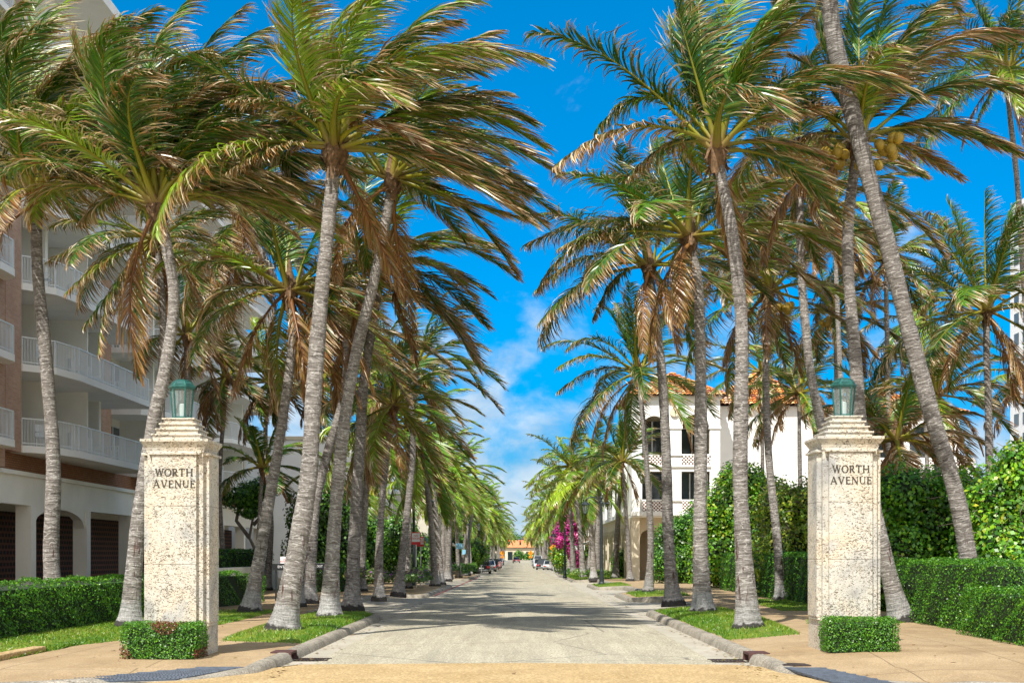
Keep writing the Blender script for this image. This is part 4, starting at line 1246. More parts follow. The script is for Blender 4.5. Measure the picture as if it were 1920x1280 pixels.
# ------------------------------------------------------------------ gate pillars
def stroke_letters(text, H, sp=0.18):
    """roman capitals from thick and thin strokes with serifs; returns list of polygons (x,z)"""
    T = 0.18*H; t = 0.095*H; s = 0.07*H
    polys = []; x = 0.0
    def seg(a, b, w):
        a = Vector(a); b = Vector(b); d = (b-a).normalized(); n = Vector((-d.y, d.x))*w/2
        polys.append([(x+q.x, q.y) for q in (a-n, b-n, b+n, a+n)])
    def serif(cx, z, w=0.26):
        w *= H
        polys.append([(x+cx-w/2, z), (x+cx+w/2, z), (x+cx+w/2, z+s), (x+cx-w/2, z+s)] if z < H/2 else [(x+cx-w/2, z-s), (x+cx+w/2, z-s), (x+cx+w/2, z), (x+cx-w/2, z)])
    def arc(cx, cz, rx, rz_, a0, a1, w0, w1, n=14):
        for i in range(n):
            a = R(a0+(a1-a0)*i/n); b = R(a0+(a1-a0)*(i+1)/n)
            def wd(q): return w0+(w1-w0)*abs(math.cos(q))
            P = []
            for q, sg in ((a, 1), (b, 1), (b, -1), (a, -1)):
                ww = wd(q)/2*sg
                P.append((x+cx+(rx+ww)*math.cos(q), cz+(rz_+ww)*math.sin(q)))
            polys.append(P)
    for ch in text:
        if ch == 'W':
            w = 1.12*H
            seg((0.08*w, H), (0.30*w, 0), T); seg((0.30*w, 0), (0.50*w, H), t); seg((0.50*w, H), (0.72*w, 0), T); seg((0.72*w, 0), (0.92*w, H), t)
            serif(0.08*w, H, 0.28); serif(0.50*w, H, 0.2); serif(0.92*w, H, 0.26)
        elif ch == 'O':
            w = 0.90*H; arc(w/2, H/2, 0.39*H, 0.47*H, 0, 360, t, T, 26)
        elif ch == 'R':
            w = 0.78*H; seg((0.16*H, 0), (0.16*H, H), T); serif(0.16*H, 0); serif(0.16*H, H)
            seg((0.16*H, H-t/2), (0.40*H, H-t/2), t); seg((0.16*H, 0.49*H), (0.40*H, 0.49*H), t)
            arc(0.38*H, 0.735*H, 0.20*H, 0.235*H, -90, 90, t, T, 10)
            seg((0.36*H, 0.49*H), (0.68*H, 0.02*H), T); serif(0.70*H, 0, 0.18)
        elif ch == 'T':
            w = 0.82*H; seg((w/2, 0), (w/2, H), T); serif(w/2, 0, 0.32); seg((0.04*H, H-t/2), (w-0.04*H, H-t/2), t)
            seg((0.05*H, H), (0.05*H, 0.80*H), t*0.8); seg((w-0.05*H, H), (w-0.05*H, 0.80*H), t*0.8)
        elif ch == 'H':
            w = 0.94*H
            for q in (0.16*H, w-0.16*H): seg((q, 0), (q, H), T); serif(q, 0, 0.28); serif(q, H, 0.28)
            seg((0.16*H, 0.52*H), (w-0.16*H, 0.52*H), t)
        elif ch == 'A':
            w = 0.94*H; seg((0.12*H, 0), (w/2, H), t); seg((w/2-0.02*H, H), (w-0.12*H, 0), T); seg((0.27*H, 0.34*H), (w-0.27*H, 0.34*H), t); serif(0.12*H, 0, 0.24); serif(w-0.12*H, 0, 0.26)
        elif ch == 'V':
            w = 0.90*H; seg((0.12*H, H), (w/2, 0), T); seg((w/2, 0), (w-0.12*H, H), t); serif(0.12*H, H, 0.26); serif(w-0.12*H, H, 0.24)
        elif ch == 'E':
            w = 0.70*H; seg((0.16*H, 0), (0.16*H, H), T); serif(0.14*H, 0, 0.2); serif(0.14*H, H, 0.2)
            seg((0.16*H, H-t/2), (0.60*H, H-t/2), t); seg((0.16*H, 0.52*H), (0.50*H, 0.52*H), t); seg((0.16*H, t/2), (0.62*H, t/2), t)
            seg((0.59*H, H), (0.59*H, 0.82*H), t*0.8); seg((0.49*H, 0.61*H), (0.49*H, 0.43*H), t*0.8); seg((0.62*H, 0), (0.62*H, 0.18*H), t*0.8)
        elif ch == 'N':
            w = 0.94*H; seg((0.15*H, 0), (0.15*H, H), t); seg((0.15*H, H), (w-0.15*H, 0.02*H), T); seg((w-0.15*H, 0), (w-0.15*H, H), t); serif(0.15*H, 0, 0.24); serif(0.12*H, H, 0.2); serif(w-0.15*H, H, 0.24)
        elif ch == 'U':
            w = 0.90*H; seg((0.16*H, 0.34*H), (0.16*H, H), T); seg((w-0.16*H, 0.34*H), (w-0.16*H, H), t); serif(0.16*H, H, 0.28); serif(w-0.16*H, H, 0.24)
            arc(w/2, 0.34*H, w/2-0.16*H, 0.30*H, 180, 360, t, t*1.3, 14)
        x += w + sp*H*0.6
    return polys, x - sp*H*0.6

def lettering(text, H, cx, z, y, parent, mat=None, name='lettering', depth=0.006):
    polys, w = stroke_letters(text, H)
    mb = MB()
    for j, p in enumerate(polys):
        dd = depth + 0.0004*(j % 5)
        n = len(p)
        ar = sum(p[i][0]*p[(i+1) % n][1]-p[(i+1) % n][0]*p[i][1] for i in range(n))
        if ar < 0: p = p[::-1]
        v = [(q[0]-w/2+cx, y-dd, q[1]+z) for q in p] + [(q[0]-w/2+cx, y+0.004, q[1]+z) for q in p]
        mb.add(v, [tuple(range(n))] + [((i+1) % n, i, n+i, n+(i+1) % n) for i in range(n)])
    return mb.build(name, mat or MAT['letter'], parent)

def gate_pillar(cx, y0, z0, label, nz):
    """y0: front of the shaft"""
    hs = 0.437
    root = empty('gate_pillar', (cx, y0+hs, z0), label, 'pillar', 'stone gate pillars of the avenue')
    mb = MB()
    mb.box(-hs-0.035, hs+0.035, -hs-0.035, hs+0.035, -0.15, 0.47)
    mb.frus(0, 0, 0.47, 0.50, hs+0.035, hs+0.035, hs+0.004, hs+0.004)
    mb.build('plinth', MAT['coquina'], root, bevel=0.01)
    mb = MB()
    mb.box(-hs, hs, -hs, hs, 0.46, 3.19)
    mb.build('shaft', MAT['coquina'], root, bevel=0.012)
    for k, (dx, dy) in enumerate(((0, -1), (1, 0), (0, 1), (-1, 0))):
        mb = MB(); w = 0.345; t = 0.075
        for za, zb in ((0.5, 1.42), (1.425, 2.33), (2.335, 3.135)):
            if dx == 0: mb.box(-w, w, *sorted((dy*(hs-0.01), dy*(hs+t))), za, zb)
            else: mb.box(*sorted((dx*(hs-0.01), dx*(hs+t))), -w, w, za, zb)
        if dx == 0: mb.box(-w+0.01, w-0.01, *sorted((dy*(hs-0.01), dy*(hs+t-0.012))), 0.45, 3.19)
        else: mb.box(*sorted((dx*(hs-0.01), dx*(hs+t-0.012))), -w+0.01, w-0.01, 0.45, 3.19)
        mb.build('panel', MAT['coquina'], root, bevel=0.006)
    # flared cap
    mb = MB()
    a = hs
    mb.box(-w-0.06, w+0.06, -a-0.105, -a+0.1, 3.135, 3.175); mb.box(-w-0.06, w+0.06, a-0.1, a+0.105, 3.135, 3.175)
    mb.box(-a-0.105, -a+0.1, -w-0.06, w+0.06, 3.132, 3.172); mb.box(a-0.1, a+0.105, -w-0.06, w+0.06, 3.132, 3.172)
    lv = [(a+0.012, 3.168), (a+0.015, 3.20), (a+0.032, 3.25), (a+0.065, 3.30), (a+0.088, 3.335), (a+0.095, 3.34), (a+0.095, 3.385)]
    vs = []; fs = []
    for (h, z) in lv:
        # octagonal-ish plan: corners cut like the photo's chamfered cap
        c = 0.0
        vs += [(-h, -h, z), (h, -h, z), (h, h, z), (-h, h, z)]
    n = 4
    for i in range(len(lv)-1):
        for k in range(n): fs.append((i*n+k, i*n+(k+1) % n, (i+1)*n+(k+1) % n, (i+1)*n+k))
    fs.append((3, 2, 1, 0)); m = (len(lv)-1)*n; fs.append((m, m+1, m+2, m+3))
    mb.add(vs, fs)
    mb.build('cap', MAT['coquina'], root, bevel=0.006)
    z = 3.385
    for i, h in enumerate((0.375, 0.325, 0.275, 0.235)):
        mb = MB(); mb.box(-h, h, -h, h, z, z+0.062); mb.box(-h-0.022, h+0.022, -h-0.022, h+0.022, z+0.062, z+0.088)
        mb.build('step', MAT['coquina'], root, bevel=0.005); z += 0.088
    H = 0.118
    yf = -hs-0.075
    lettering('WORTH', H, 0.0, 2.80, yf, root)
    lettering('AVENUE', H, 0.0, 2.62, yf, root)
    # lantern: a thing of its own standing on the pillar
    L = empty('pillar_lantern', (cx, y0+hs, z0+z), 'green patina hexagonal lantern on top of the %s stone pillar' % nz, 'lantern', 'lanterns on the gate pillars')
    n = 6; r0, r1 = 0.146, 0.186; h = 0.485
    def ring(r, zz, off=0.0): return [Vector((r*math.cos(2*math.pi*(k+off)/n), r*math.sin(2*math.pi*(k+off)/n), zz)) for k in range(n)]
    A = ring(r0, 0.025); B = ring(r1, h)
    mb = MB(); mb.lathe((0, 0, 0), [(0.17, 0.0), (0.17, 0.02), (0.16, 0.03)], 6)
    for k in range(n):
        mb.bar(A[k], B[k], 0.022); mb.bar(A[k], A[(k+1) % n], 0.022); mb.bar(B[k], B[(k+1) % n], 0.026)
    # lathe is offset by half a step; frame bars follow ring()
    fr = mb.build('frame', MAT['patina'], L)
    mb = MB(); a = ring(r0-0.004, 0.03); b = ring(r1-0.004, h)
    mb.add([tuple(v) for v in a+b], [(k, (k+1) % n, n+(k+1) % n, n+k) for k in range(n)])
    mb.build('glass', MAT['lglass'], L)
    mb = MB()
    prof = [(r1+0.015, h), (r1+0.03, h+0.012), (r1+0.03, h+0.04), (r1+0.01, h+0.055), (0.140, h+0.112), (0.130, h+0.116), (0.130, h+0.128), (0.10, h+0.142), (0.03, h+0.148)]
    vs = []
    for r_, zz in prof: vs += [tuple(v) for v in ring(r_, zz)]
    fs = [(i*n+k, i*n+(k+1) % n, (i+1)*n+(k+1) % n, (i+1)*n+k) for i in range(len(prof)-1) for k in range(n)]
    fs += [tuple(range(n-1, -1, -1)), tuple((len(prof)-1)*n+k for k in range(n))]
    mb.add(vs, fs)
    # raised frames round the roof lights
    for k in range(n):
        e = ring(r1+0.006, h+0.061); f = ring(0.147, h+0.112)
        p = [e[k].lerp(e[(k+1) % n], 0.16), e[k].lerp(e[(k+1) % n], 0.84), f[k].lerp(f[(k+1) % n], 0.84), f[k].lerp(f[(k+1) % n], 0.16)]
        for q in range(4): mb.bar(p[q], p[(q+1) % 4], 0.014)
    rf = mb.build('roof', MAT['patina'], L)
    mb = MB()
    for k in range(n):
        e = ring(r1+0.006, h+0.062); f = ring(0.147, h+0.113)
        mb.add([tuple(v + Vector((0, 0, 0.003))) for v in (e[k].lerp(e[(k+1) % n], 0.18), e[k].lerp(e[(k+1) % n], 0.82), f[k].lerp(f[(k+1) % n], 0.82), f[k].lerp(f[(k+1) % n], 0.18))], [(0, 1, 2, 3)])
    mb.build('roof_light', simple('dark_green_glass', (0.03, 0.10, 0.09), 0.2), rf)
    mb = MB(); mb.tube([(0, 0, 0.02), (0, 0, 0.23)], 0.05, 12); mb.lathe((0, 0, 0.23), [(0.05, 0), (0.03, 0.015), (0.01, 0.02)], 12)
    mb.build('light_tube', MAT['lampglass_w'], L, smooth=False)
    return root
gate_pillar(-5.40, 21.72, gz(-5.34, 21.72), 'coquina stone gate pillar lettered WORTH AVENUE on the left, joined by a browning box hedge', 'left')
gate_pillar(5.27, 22.15, gz(5.15, 22.15), 'coquina stone gate pillar lettered WORTH AVENUE on the right, beside the tall hedges', 'right')

# ------------------------------------------------------------------ apartment building (left)
apt = empty('apartment_building', (-19, 68, 0), 'large white balconied apartment building with brick bands and arcade on the left', 'building')
AO = Vector((-19, 68, 0))
def AB(mb, name, mat, parent=None, **k):
    return mb.build(name, MAT[mat] if isinstance(mat, str) else mat, parent or apt, shift=AO, **k)
FLOORS = [5.55 + 3.05*i for i in range(6)]      # undersides of the balcony slabs
TOP = 25.0
XW = -20.6       # recessed wall plane
mb = MB()
mb.box(-45, XW, 38, 101, 5.2, TOP-0.4)
AB(mb, 'wall', 'warm_white')
mb = MB()      # brick storey above the arcade and brick piers
mb.box(XW, -19.15, 36, 101, 4.85, 5.55)
AB(mb, 'brick_band', 'brickred')
PIERS = [(50.4, 52.0), (65.6, 68.2), (82.0, 84.4), (99.0, 101.0)]
for a, b in PIERS:
    mb = MB(); mb.box(XW, -18.7 if a < 52 else -20.1, a, b, 5.55, TOP-0.5); AB(mb, 'brick_pier', 'brick')
mb = MB(); mb.box(-20.2, -18.72, 36, 50.4, 4.9, TOP-0.5); AB(mb, 'brick_pier', 'brick')
# ground floor arcade
mb = MB()
cols_y = [40.4, 47.2, 54.0, 60.9, 67.8, 74.7, 81.6, 88.5, 95.4, 102.0]
mb.box(-19.45, -19.0, 36, 102.2, 3.62, 4.72)
mb.box(-19.55, -18.88, 36, 102.2, 4.72, 4.88)
AB(mb, 'arcade_beam', 'warm_white')
for y in cols_y:
    mb = MB(); mb.box(-19.55, -18.94, y-0.27, y+0.27, 0.0, 3.62); AB(mb, 'column', 'warm_white')
# the arched bay between the columns at 54 and 60.9
mb = MB()
ya, yb, zs, zt = 54.27, 60.63, 3.0, 3.6
# arch opening rises into the beam: build a curved spandrel below the beam
n = 16; vs = []
for k in range(n+1):
    u = k/n; y = ya+(yb-ya)*u
    z = 2.85 + 0.72*math.sqrt(max(0, 1-(2*u-1)**2))
    vs += [(-19.42, y, z), (-19.02, y, z), (-19.42, y, 3.63), (-19.02, y, 3.63)]
fs = []
for k in range(n):
    b = 4*k; fs += [(b+1, b+5, b+7, b+3), (b+4, b, b+2, b+6), (b, b+4, b+5, b+1)]
mb.add(vs, fs)
AB(mb, 'arch', 'warm_white')
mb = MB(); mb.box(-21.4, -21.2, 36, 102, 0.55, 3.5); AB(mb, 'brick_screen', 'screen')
mb = MB(); mb.box(-21.5, -21.0, 36, 102, 0.0, 0.55); mb.box(-30, -19.4, 36, 102, 4.0, 4.6); mb.box(-30, -21.4, 36, 102, 3.5, 4.0); AB(mb, 'arcade_wall', 'warm_white')
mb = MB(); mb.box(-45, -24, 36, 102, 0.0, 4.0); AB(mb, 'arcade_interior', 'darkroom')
# roof slab, penthouse
mb = MB()
mb.box(-45, -17.2, 36, 101.5, TOP-0.45, TOP)
mb.box(-45, -19.2, 36, 99, TOP-3.0, TOP-0.45)
AB(mb, 'roof', 'white')

# balconies: one slab outline per module
def outline(a, b, kind):
    if kind == 'round':
        pts = [(XW, a), (-18.05, a)]
        for k in range(7):
            t = R(-0 + 90*k/6); pts.append((-18.75+0.9*math.cos(t)-0.2+0.0, b-0.9+0.9*math.sin(t)))
        pts += [(XW, b)]
        return pts
    return [(XW, a), (-18.65, a), (-17.75, a+1.1), (-17.45, a+3.0), (-17.3, b-1.0), (-17.5, b-0.15), (XW, b)]
def railing(mb, pts, z):
    for i in range(len(pts)-1):
        p = Vector((pts[i][0], pts[i][1], 0)); q = Vector((pts[i+1][0], pts[i+1][1], 0)); L = (q-p).length
        if L < 0.02: continue
        mb.bar(p+Vector((0, 0, z+1.02)), q+Vector((0, 0, z+1.02)), 0.06, 0.045)
        mb.bar(p+Vector((0, 0, z+0.10)), q+Vector((0, 0, z+0.10)), 0.03, 0.03)
        m = max(1, int(L/0.125))
        for k in range(m+1):
            c = p.lerp(q, k/m); big = (k % 12 == 0)
            w = 0.028 if big else 0.011
            mb.box(c.x-w, c.x+w, c.y-w, c.y+w, z, z+1.0)
MODS = [(36.0, 50.3, 'round'), (52.0, 65.7, 'saw'), (68.2, 82.0, 'saw'), (84.4, 99.0, 'saw')]
for fi, zf in enumerate(FLOORS):
    for mi, (a, b, kd) in enumerate(MODS):
        ol = outline(a, b, kd)
        if kd == 'round': ol = [(x+0.0, y) for x, y in ol]
        mb = MB(); mb.prism(ol, zf, zf+0.26)
        balc = AB(mb, 'balcony', 'white')
        ins = ol[1:-1]
        rp = [(x-0.06, y) for x, y in ins]
        if kd == 'saw': rp = [(XW+0.1, a+0.06)] + [(rp[0][0], a+0.06)] + rp[1:-1] + [(rp[-1][0], b-0.2), (XW+0.1, b-0.2)]
        mb = MB(); railing(mb, rp, zf+0.26)
        rl = mb.build('railing', MAT['rail'], balc, shift=AO)
        # partitions and sliding doors of this storey
        z0 = zf+0.26; z1 = zf+3.05
        if kd == 'saw':
            mid = (a+b)/2
            for (pa, pb, px_) in ((mid-0.07, mid+0.07, -18.35), (a+3.2, a+3.5, -18.9), (mid+3.4, mid+3.7, -18.9)):
                mb = MB(); mb.box(XW, px_, pa, pb, z0, z1)
                AB(mb, 'partition', 'warm_white')
            for (da, db) in ((a+0.5, a+2.9), (mid-2.4, mid-0.5), (mid+0.6, mid+2.9), (b-2.6, b-0.6)):
                mb = MB(); mb.box(XW-0.02, XW+0.05, da, db, z0, z0+2.35)
                wd = AB(mb, 'sliding_door', 'window')
                mb = MB()
                for yy in (da, (da+db)/2, db): mb.box(XW, XW+0.09, yy-0.035, yy+0.035, z0, z0+2.35)
                mb.box(XW, XW+0.09, da-0.035, db+0.035, z0+2.352, z0+2.42)
                mb.build('door_frame', MAT['rail'], wd, shift=AO)
                if (fi*3+mi+int(da)) % 2:
                    mb = MB()
                    for k in range(9): mb.box(XW+0.052, XW+0.07+0.012*(k % 2), da+0.05+k*0.09, da+0.13+k*0.09, z0+0.02, z0+2.3)
                    mb.build('curtain', MAT['curtain'], wd, shift=AO)
        else:
            for (da, db) in ((46.6, 49.2), (40.5, 43.5)):
                mb = MB(); mb.box(-18.735, -18.70, da, db, z0, z0+2.35); wd = AB(mb, 'sliding_door', 'window')
                mb = MB()
                for yy in (da, (da+db)/2, db): mb.box(-18.72, -18.66, yy-0.035, yy+0.035, z0, z0+2.35)
                mb.box(-18.722, -18.658, da-0.035, db+0.035, z0+2.3, z0+2.38)
                mb.build('door_frame', MAT['rail'], wd, shift=AO)
# balcony furniture
def chair(loc, rot, label):
    r = empty('balcony_chair', loc, label, 'chair', 'white chairs on the balconies', rot)
    mb = MB(); mb.box(-0.25, 0.25, -0.25, 0.25, 0.40, 0.44); mb.build('seat', MAT['rail'], r)
    mb = MB(); mb.box(-0.25, 0.25, 0.22, 0.26, 0.44, 0.92); mb.build('backrest', MAT['rail'], r)
    for x in (-0.22, 0.22):
        for y in (-0.22, 0.22):
            mb = MB(); mb.box(x-0.018, x+0.018, y-0.018, y+0.018, 0, 0.40); mb.build('leg', MAT['rail'], r)
    mb = MB()
    for x in (-0.25, 0.25): mb.box(x-0.02, x+0.02, -0.25, 0.22, 0.60, 0.63)
    mb.build('armrest', MAT['rail'], r)
    return r
ch = None
k = 0
ORD = ['first', 'second', 'third', 'fourth', 'fifth', 'sixth']
for fi in range(3):
    for (yy, lab) in ((53.5, 'near end'), (57.2, 'middle'), (59.6, 'far half')):
        k += 1
        l = 'white chair on the %s floor balcony, at its %s beside the railing' % (ORD[fi], lab)
        loc = (-18.35, yy, FLOORS[fi]+0.26)
        if ch is None: ch = chair(loc, 1.2, l)
        else: copy_tree(ch, loc, rot=1.2+0.5*(k % 3), label=l)

# ------------------------------------------------------------------ white villa with tiled roofs (right)
villa = empty('white_villa', (12, 95, 0), 'white Mediterranean villa with arches and orange tiled roof behind the right palms', 'building')
VO = Vector((12, 95, 0))
def VB(mb, name, mat, parent=None, **k):
    return mb.build(name, MAT[mat] if isinstance(mat, str) else mat, parent or villa, shift=VO, **k)
def arch_wall_x(mb, x0, x1, y0, y1, openings, z0, z1):
    """wall in the plane y, with arched or flat openings: (xa, xb, za, zspring, arched)"""
    xs = x0
    for (xa, xb, za, zsp, arched) in openings:
        mb.box(xs, xa, y0, y1, z0, z1)
        if za > z0: mb.box(xa, xb, y0, y1, z0, za)
        r = (xb-xa)/2; n = 12; vs = []
        for k in range(n+1):
            u = k/n; x = xa+(xb-xa)*u
            z = zsp + (r*math.sqrt(max(0, 1-(2*u-1)**2)) if arched else 0)
            vs += [(x, y0, z), (x, y1, z), (x, y0, z1), (x, y1, z1)]
        fs = []
        for k in range(n):
            b = 4*k; fs += [(b, b+4, b+6, b+2), (b+5, b+1, b+3, b+7), (b+4, b, b+1, b+5), (b+2, b+6, b+7, b+3)]
        mb.add(vs, fs)
        xs = xb
    mb.box(xs, x1, y0, y1, z0, z1)
def lattice(mb, x0, x1, y, z0, z1, s=0.22):
    """diagonal lattice in the plane y"""
    h = z1-z0; x = x0-h
    while x < x1:
        for sg in (1, -1):
            a = (x, z0) if sg > 0 else (x, z1); b = (x+h, z1) if sg > 0 else (x+h, z0)
            ax, az = a; bx, bz = b
            if ax < x0: az += (x0-ax)*sg; ax = x0
            if bx > x1: bz -= (bx-x1)*sg; bx = x1
            if bx-ax > 0.04: mb.bar((ax, y+0.003*sg, az), (bx, y+0.003*sg, bz), 0.045, 0.045)
        x += s
# tower
mb = MB()
arch_wall_x(mb, 7.1, 12.7, 88, 88.35, [(7.75, 9.3, 8.0, 9.75, True), (10.25, 12.05, 8.0, 9.72, True)], 7.3, 11.6)
arch_wall_x(mb, 7.1, 12.7, 88.01, 88.34, [(7.75, 9.3, 5.1, 7.0, False), (10.25, 12.05, 5.1, 7.0, False)], 4.3, 7.298)
mb.box(7.1, 7.45, 88.35, 92, 4.3, 11.6); mb.box(12.35, 12.7, 88.35, 92, 0.1, 11.6)
mb.box(7.1, 12.7, 88.36, 91.9, 11.4, 11.58); mb.box(7.46, 12.34, 88.36, 91.5, 7.3, 7.5); mb.box(7.12, 12.68, 88.02, 92, 4.1, 4.298)
mb.box(6.98, 12.82, 87.88, 92, 11.6, 11.78)
VB(mb, 'tower_wall', 'white')
mb = MB(); mb.box(7.45, 12.35, 91.6, 91.9, 4.3, 11.4); mb.box(7.452, 7.5, 88.36, 91.6, 4.32, 11.39); mb.box(12.30, 12.348, 88.36, 91.6, 4.32, 11.39); VB(mb, 'loggia_wall', 'taupe')  # darker than the tower walls: shade inside the arches put into the colour
mb = MB()
for x in (9.3, 10.25, 12.05, 7.75):
    mb.box(x-0.12, x+0.12, 87.93, 88.3, 9.72, 9.92) if x in (7.75,) else None
mb.box(9.24, 10.31, 87.92, 88.37, 9.70, 9.86); mb.box(12.0, 12.76, 87.92, 88.37, 9.70, 9.86); mb.box(7.04, 7.81, 87.92, 88.37, 9.70, 9.86)
mb.box(7.7, 12.1, 87.9, 88.0, 7.28, 7.42); mb.box(7.7, 12.1, 87.9, 88.0, 8.0, 8.1)
mb.box(7.0, 12.8, 87.86, 88.0, 4.2, 4.45); mb.box(7.7, 12.1, 87.9, 88.0, 5.12, 5.22)
VB(mb, 'moulding', 'white')
mb = MB(); mb.tube([(9.78, 87.86, 10.75), (9.78, 88.02, 10.75)], 0.28, 20); VB(mb, 'medallion', 'cream')
for (xa, xb) in ((7.75, 9.3), (10.25, 12.05)):
    mb = MB(); lattice(mb, xa, xb, 87.93, 7.42, 8.0); VB(mb, 'lattice', 'white')
    mb = MB(); lattice(mb, xa, xb, 87.93, 4.45, 5.12); VB(mb, 'lattice', 'white')
    mb = MB(); mb.box(xa+.02, xb-.02, 87.965, 87.985, 4.46, 5.1); mb.box(xa+.02, xb-.02, 87.965, 87.985, 7.43, 7.99); VB(mb, 'balustrade_panel', simple('rust_panel', (0.25, 0.07, 0.035), 0.8))
    mb = MB(); mb.box(xa+0.1, xb+0.2, 90.2, 90.25, 5.1, 7.0); VB(mb, 'window', 'window')
    mb = MB(); mb.box(xa+0.15, xb+0.15, 91.5, 91.58, 8.0, 10.5); wv = VB(mb, 'window', 'window')
    mb = MB()
    for q in (xa+0.15, (xa+xb)/2+0.15, xb+0.1): mb.box(q, q+0.07, 91.42, 91.49, 8.0, 10.5)
    mb.box(xa+0.15, xb+0.17, 91.42, 91.488, 10.0, 10.06)
    mb.build('window_frame', MAT['white'], wv, shift=VO)
    mb = MB()
    for q in (xa+0.1, xa+0.75, xb+0.1): mb.box(q, q+0.07, 90.12, 90.19, 5.1, 7.0)
    mb.build('window_frame', MAT['white'], wv, shift=VO)
# street wing above the cream arcade
mb = MB()
mb.box(7.45, 16, 92, 138, 4.4, 8.7)
mb.box(6.95, 7.5, 91.8, 138, 4.3, 4.55); mb.box(7.2, 7.5, 92, 138, 8.5, 8.9)
VB(mb, 'street_wing', 'white')
for k in range(9):
    y = 94+k*4.8
    mb = MB(); mb.prism([(7.5, y), (6.95, y+0.7), (6.95, y+2.3), (7.5, y+3.0)], 4.55, 8.3); bay = VB(mb, 'bay', 'white')
    mb = MB(); mb.box(6.90, 6.94, y+0.9, y+2.1, 5.3, 7.4); mb.build('window', MAT['window'], bay, shift=VO)
mb = MB()
mb.box(8.4, 16, 92, 138, 0.0, 4.28)
mb.box(7.25, 7.65, 92, 138, 3.6, 4.28)
VB(mb, 'ground_floor', 'cream')
for k in range(20):
    y = 92.3+k*2.35
    mb = MB(); mb.box(7.28, 7.62, y-0.2, y+0.2, 0.0, 2.9)
    mb.prism([(7.28, y-0.2), (7.28, y+0.2), (7.62, y+0.2), (7.62, y-0.2)], 2.9, 3.0)
    # pointed head between columns
    ya, yb = y+0.2, y+2.15; n = 8; vs = []
    for q in range(n+1):
        u = q/n; yy = ya+(yb-ya)*u; z = 2.7+0.85*(1-abs(2*u-1)**1.6)
        vs += [(7.3, yy, z), (7.6, yy, z), (7.3, yy, 3.62), (7.6, yy, 3.62)]
    fs = []
    for q in range(n):
        b = 4*q; fs += [(b+4, b, b+2, b+6), (b+1, b+5, b+7, b+3), (b, b+4, b+5, b+1)]
    mb.add(vs, fs)
    VB(mb, 'arcade_column', 'cream')
mb = MB(); arch_wall_x(mb, 7.1, 12.3, 89.2, 89.5, [(7.7, 9.0, 0.1, 2.7, True), (9.7, 11.4, 0.1, 2.7, True)], 0.0, 4.1); mb.box(7.1, 7.6, 88.1, 92, 0, 4.1)
VB(mb, 'ground_front', 'cream')
mb = MB(); mb.box(7.6, 12.3, 91.3, 91.5, 0, 4.1); VB(mb, 'ground_back', 'taupe')
# main body behind and to the right
mb = MB()
mb.box(12.7, 19.2, 91.0, 110, 0.1, 11.3)
arch_wall_x(mb, 19.2, 29.8, 94, 94.35, [(19.9, 22.0, 8.0, 9.7, True), (23.0, 25.4, 8.0, 9.5, True), (26.4, 29.0, 8.0, 9.4, True)], 0.1, 11.1)
mb.box(19.2, 29.8, 97.5, 110, 0.1, 11.1); mb.box(12.6, 19.3, 90.9, 110, 11.3, 11.45); mb.box(19.3, 30.0, 93.9, 110, 11.1, 11.3); mb.box(19.2, 29.8, 94.4, 97.5, 7.6, 7.8)
mb.box(19.2, 30, 91.6, 94, 6.95, 7.15); mb.box(19.2, 30, 91.5, 91.65, 6.9, 7.3); mb.box(19.2, 30, 91.5, 91.65, 8.0, 8.12)
for x in (19.3, 22.9, 26.6, 29.9): mb.box(x-0.15, x+0.15, 91.5, 91.7, 7.3, 8.0)
mb.box(19.2, 30, 91.6, 94, 3.6, 3.8)
VB(mb, 'main_wall', 'white')
mb = MB(); mb.box(19.3, 29.7, 96.9, 97.0, 7.8, 10.6); mb.box(19.6, 29.4, 93.8, 93.9, 4.0, 6.4); VB(mb, 'window', 'window')
mb = MB(); lattice(mb, 19.3, 29.9, 91.55, 7.3, 8.0, 0.24); VB(mb, 'lattice', 'white')
mb = MB(); mb.box(19.3, 29.9, 91.68, 91.71, 7.3, 8.0); VB(mb, 'balustrade_panel', simple('pale_rust_panel', (0.35, 0.18, 0.13), 0.8))

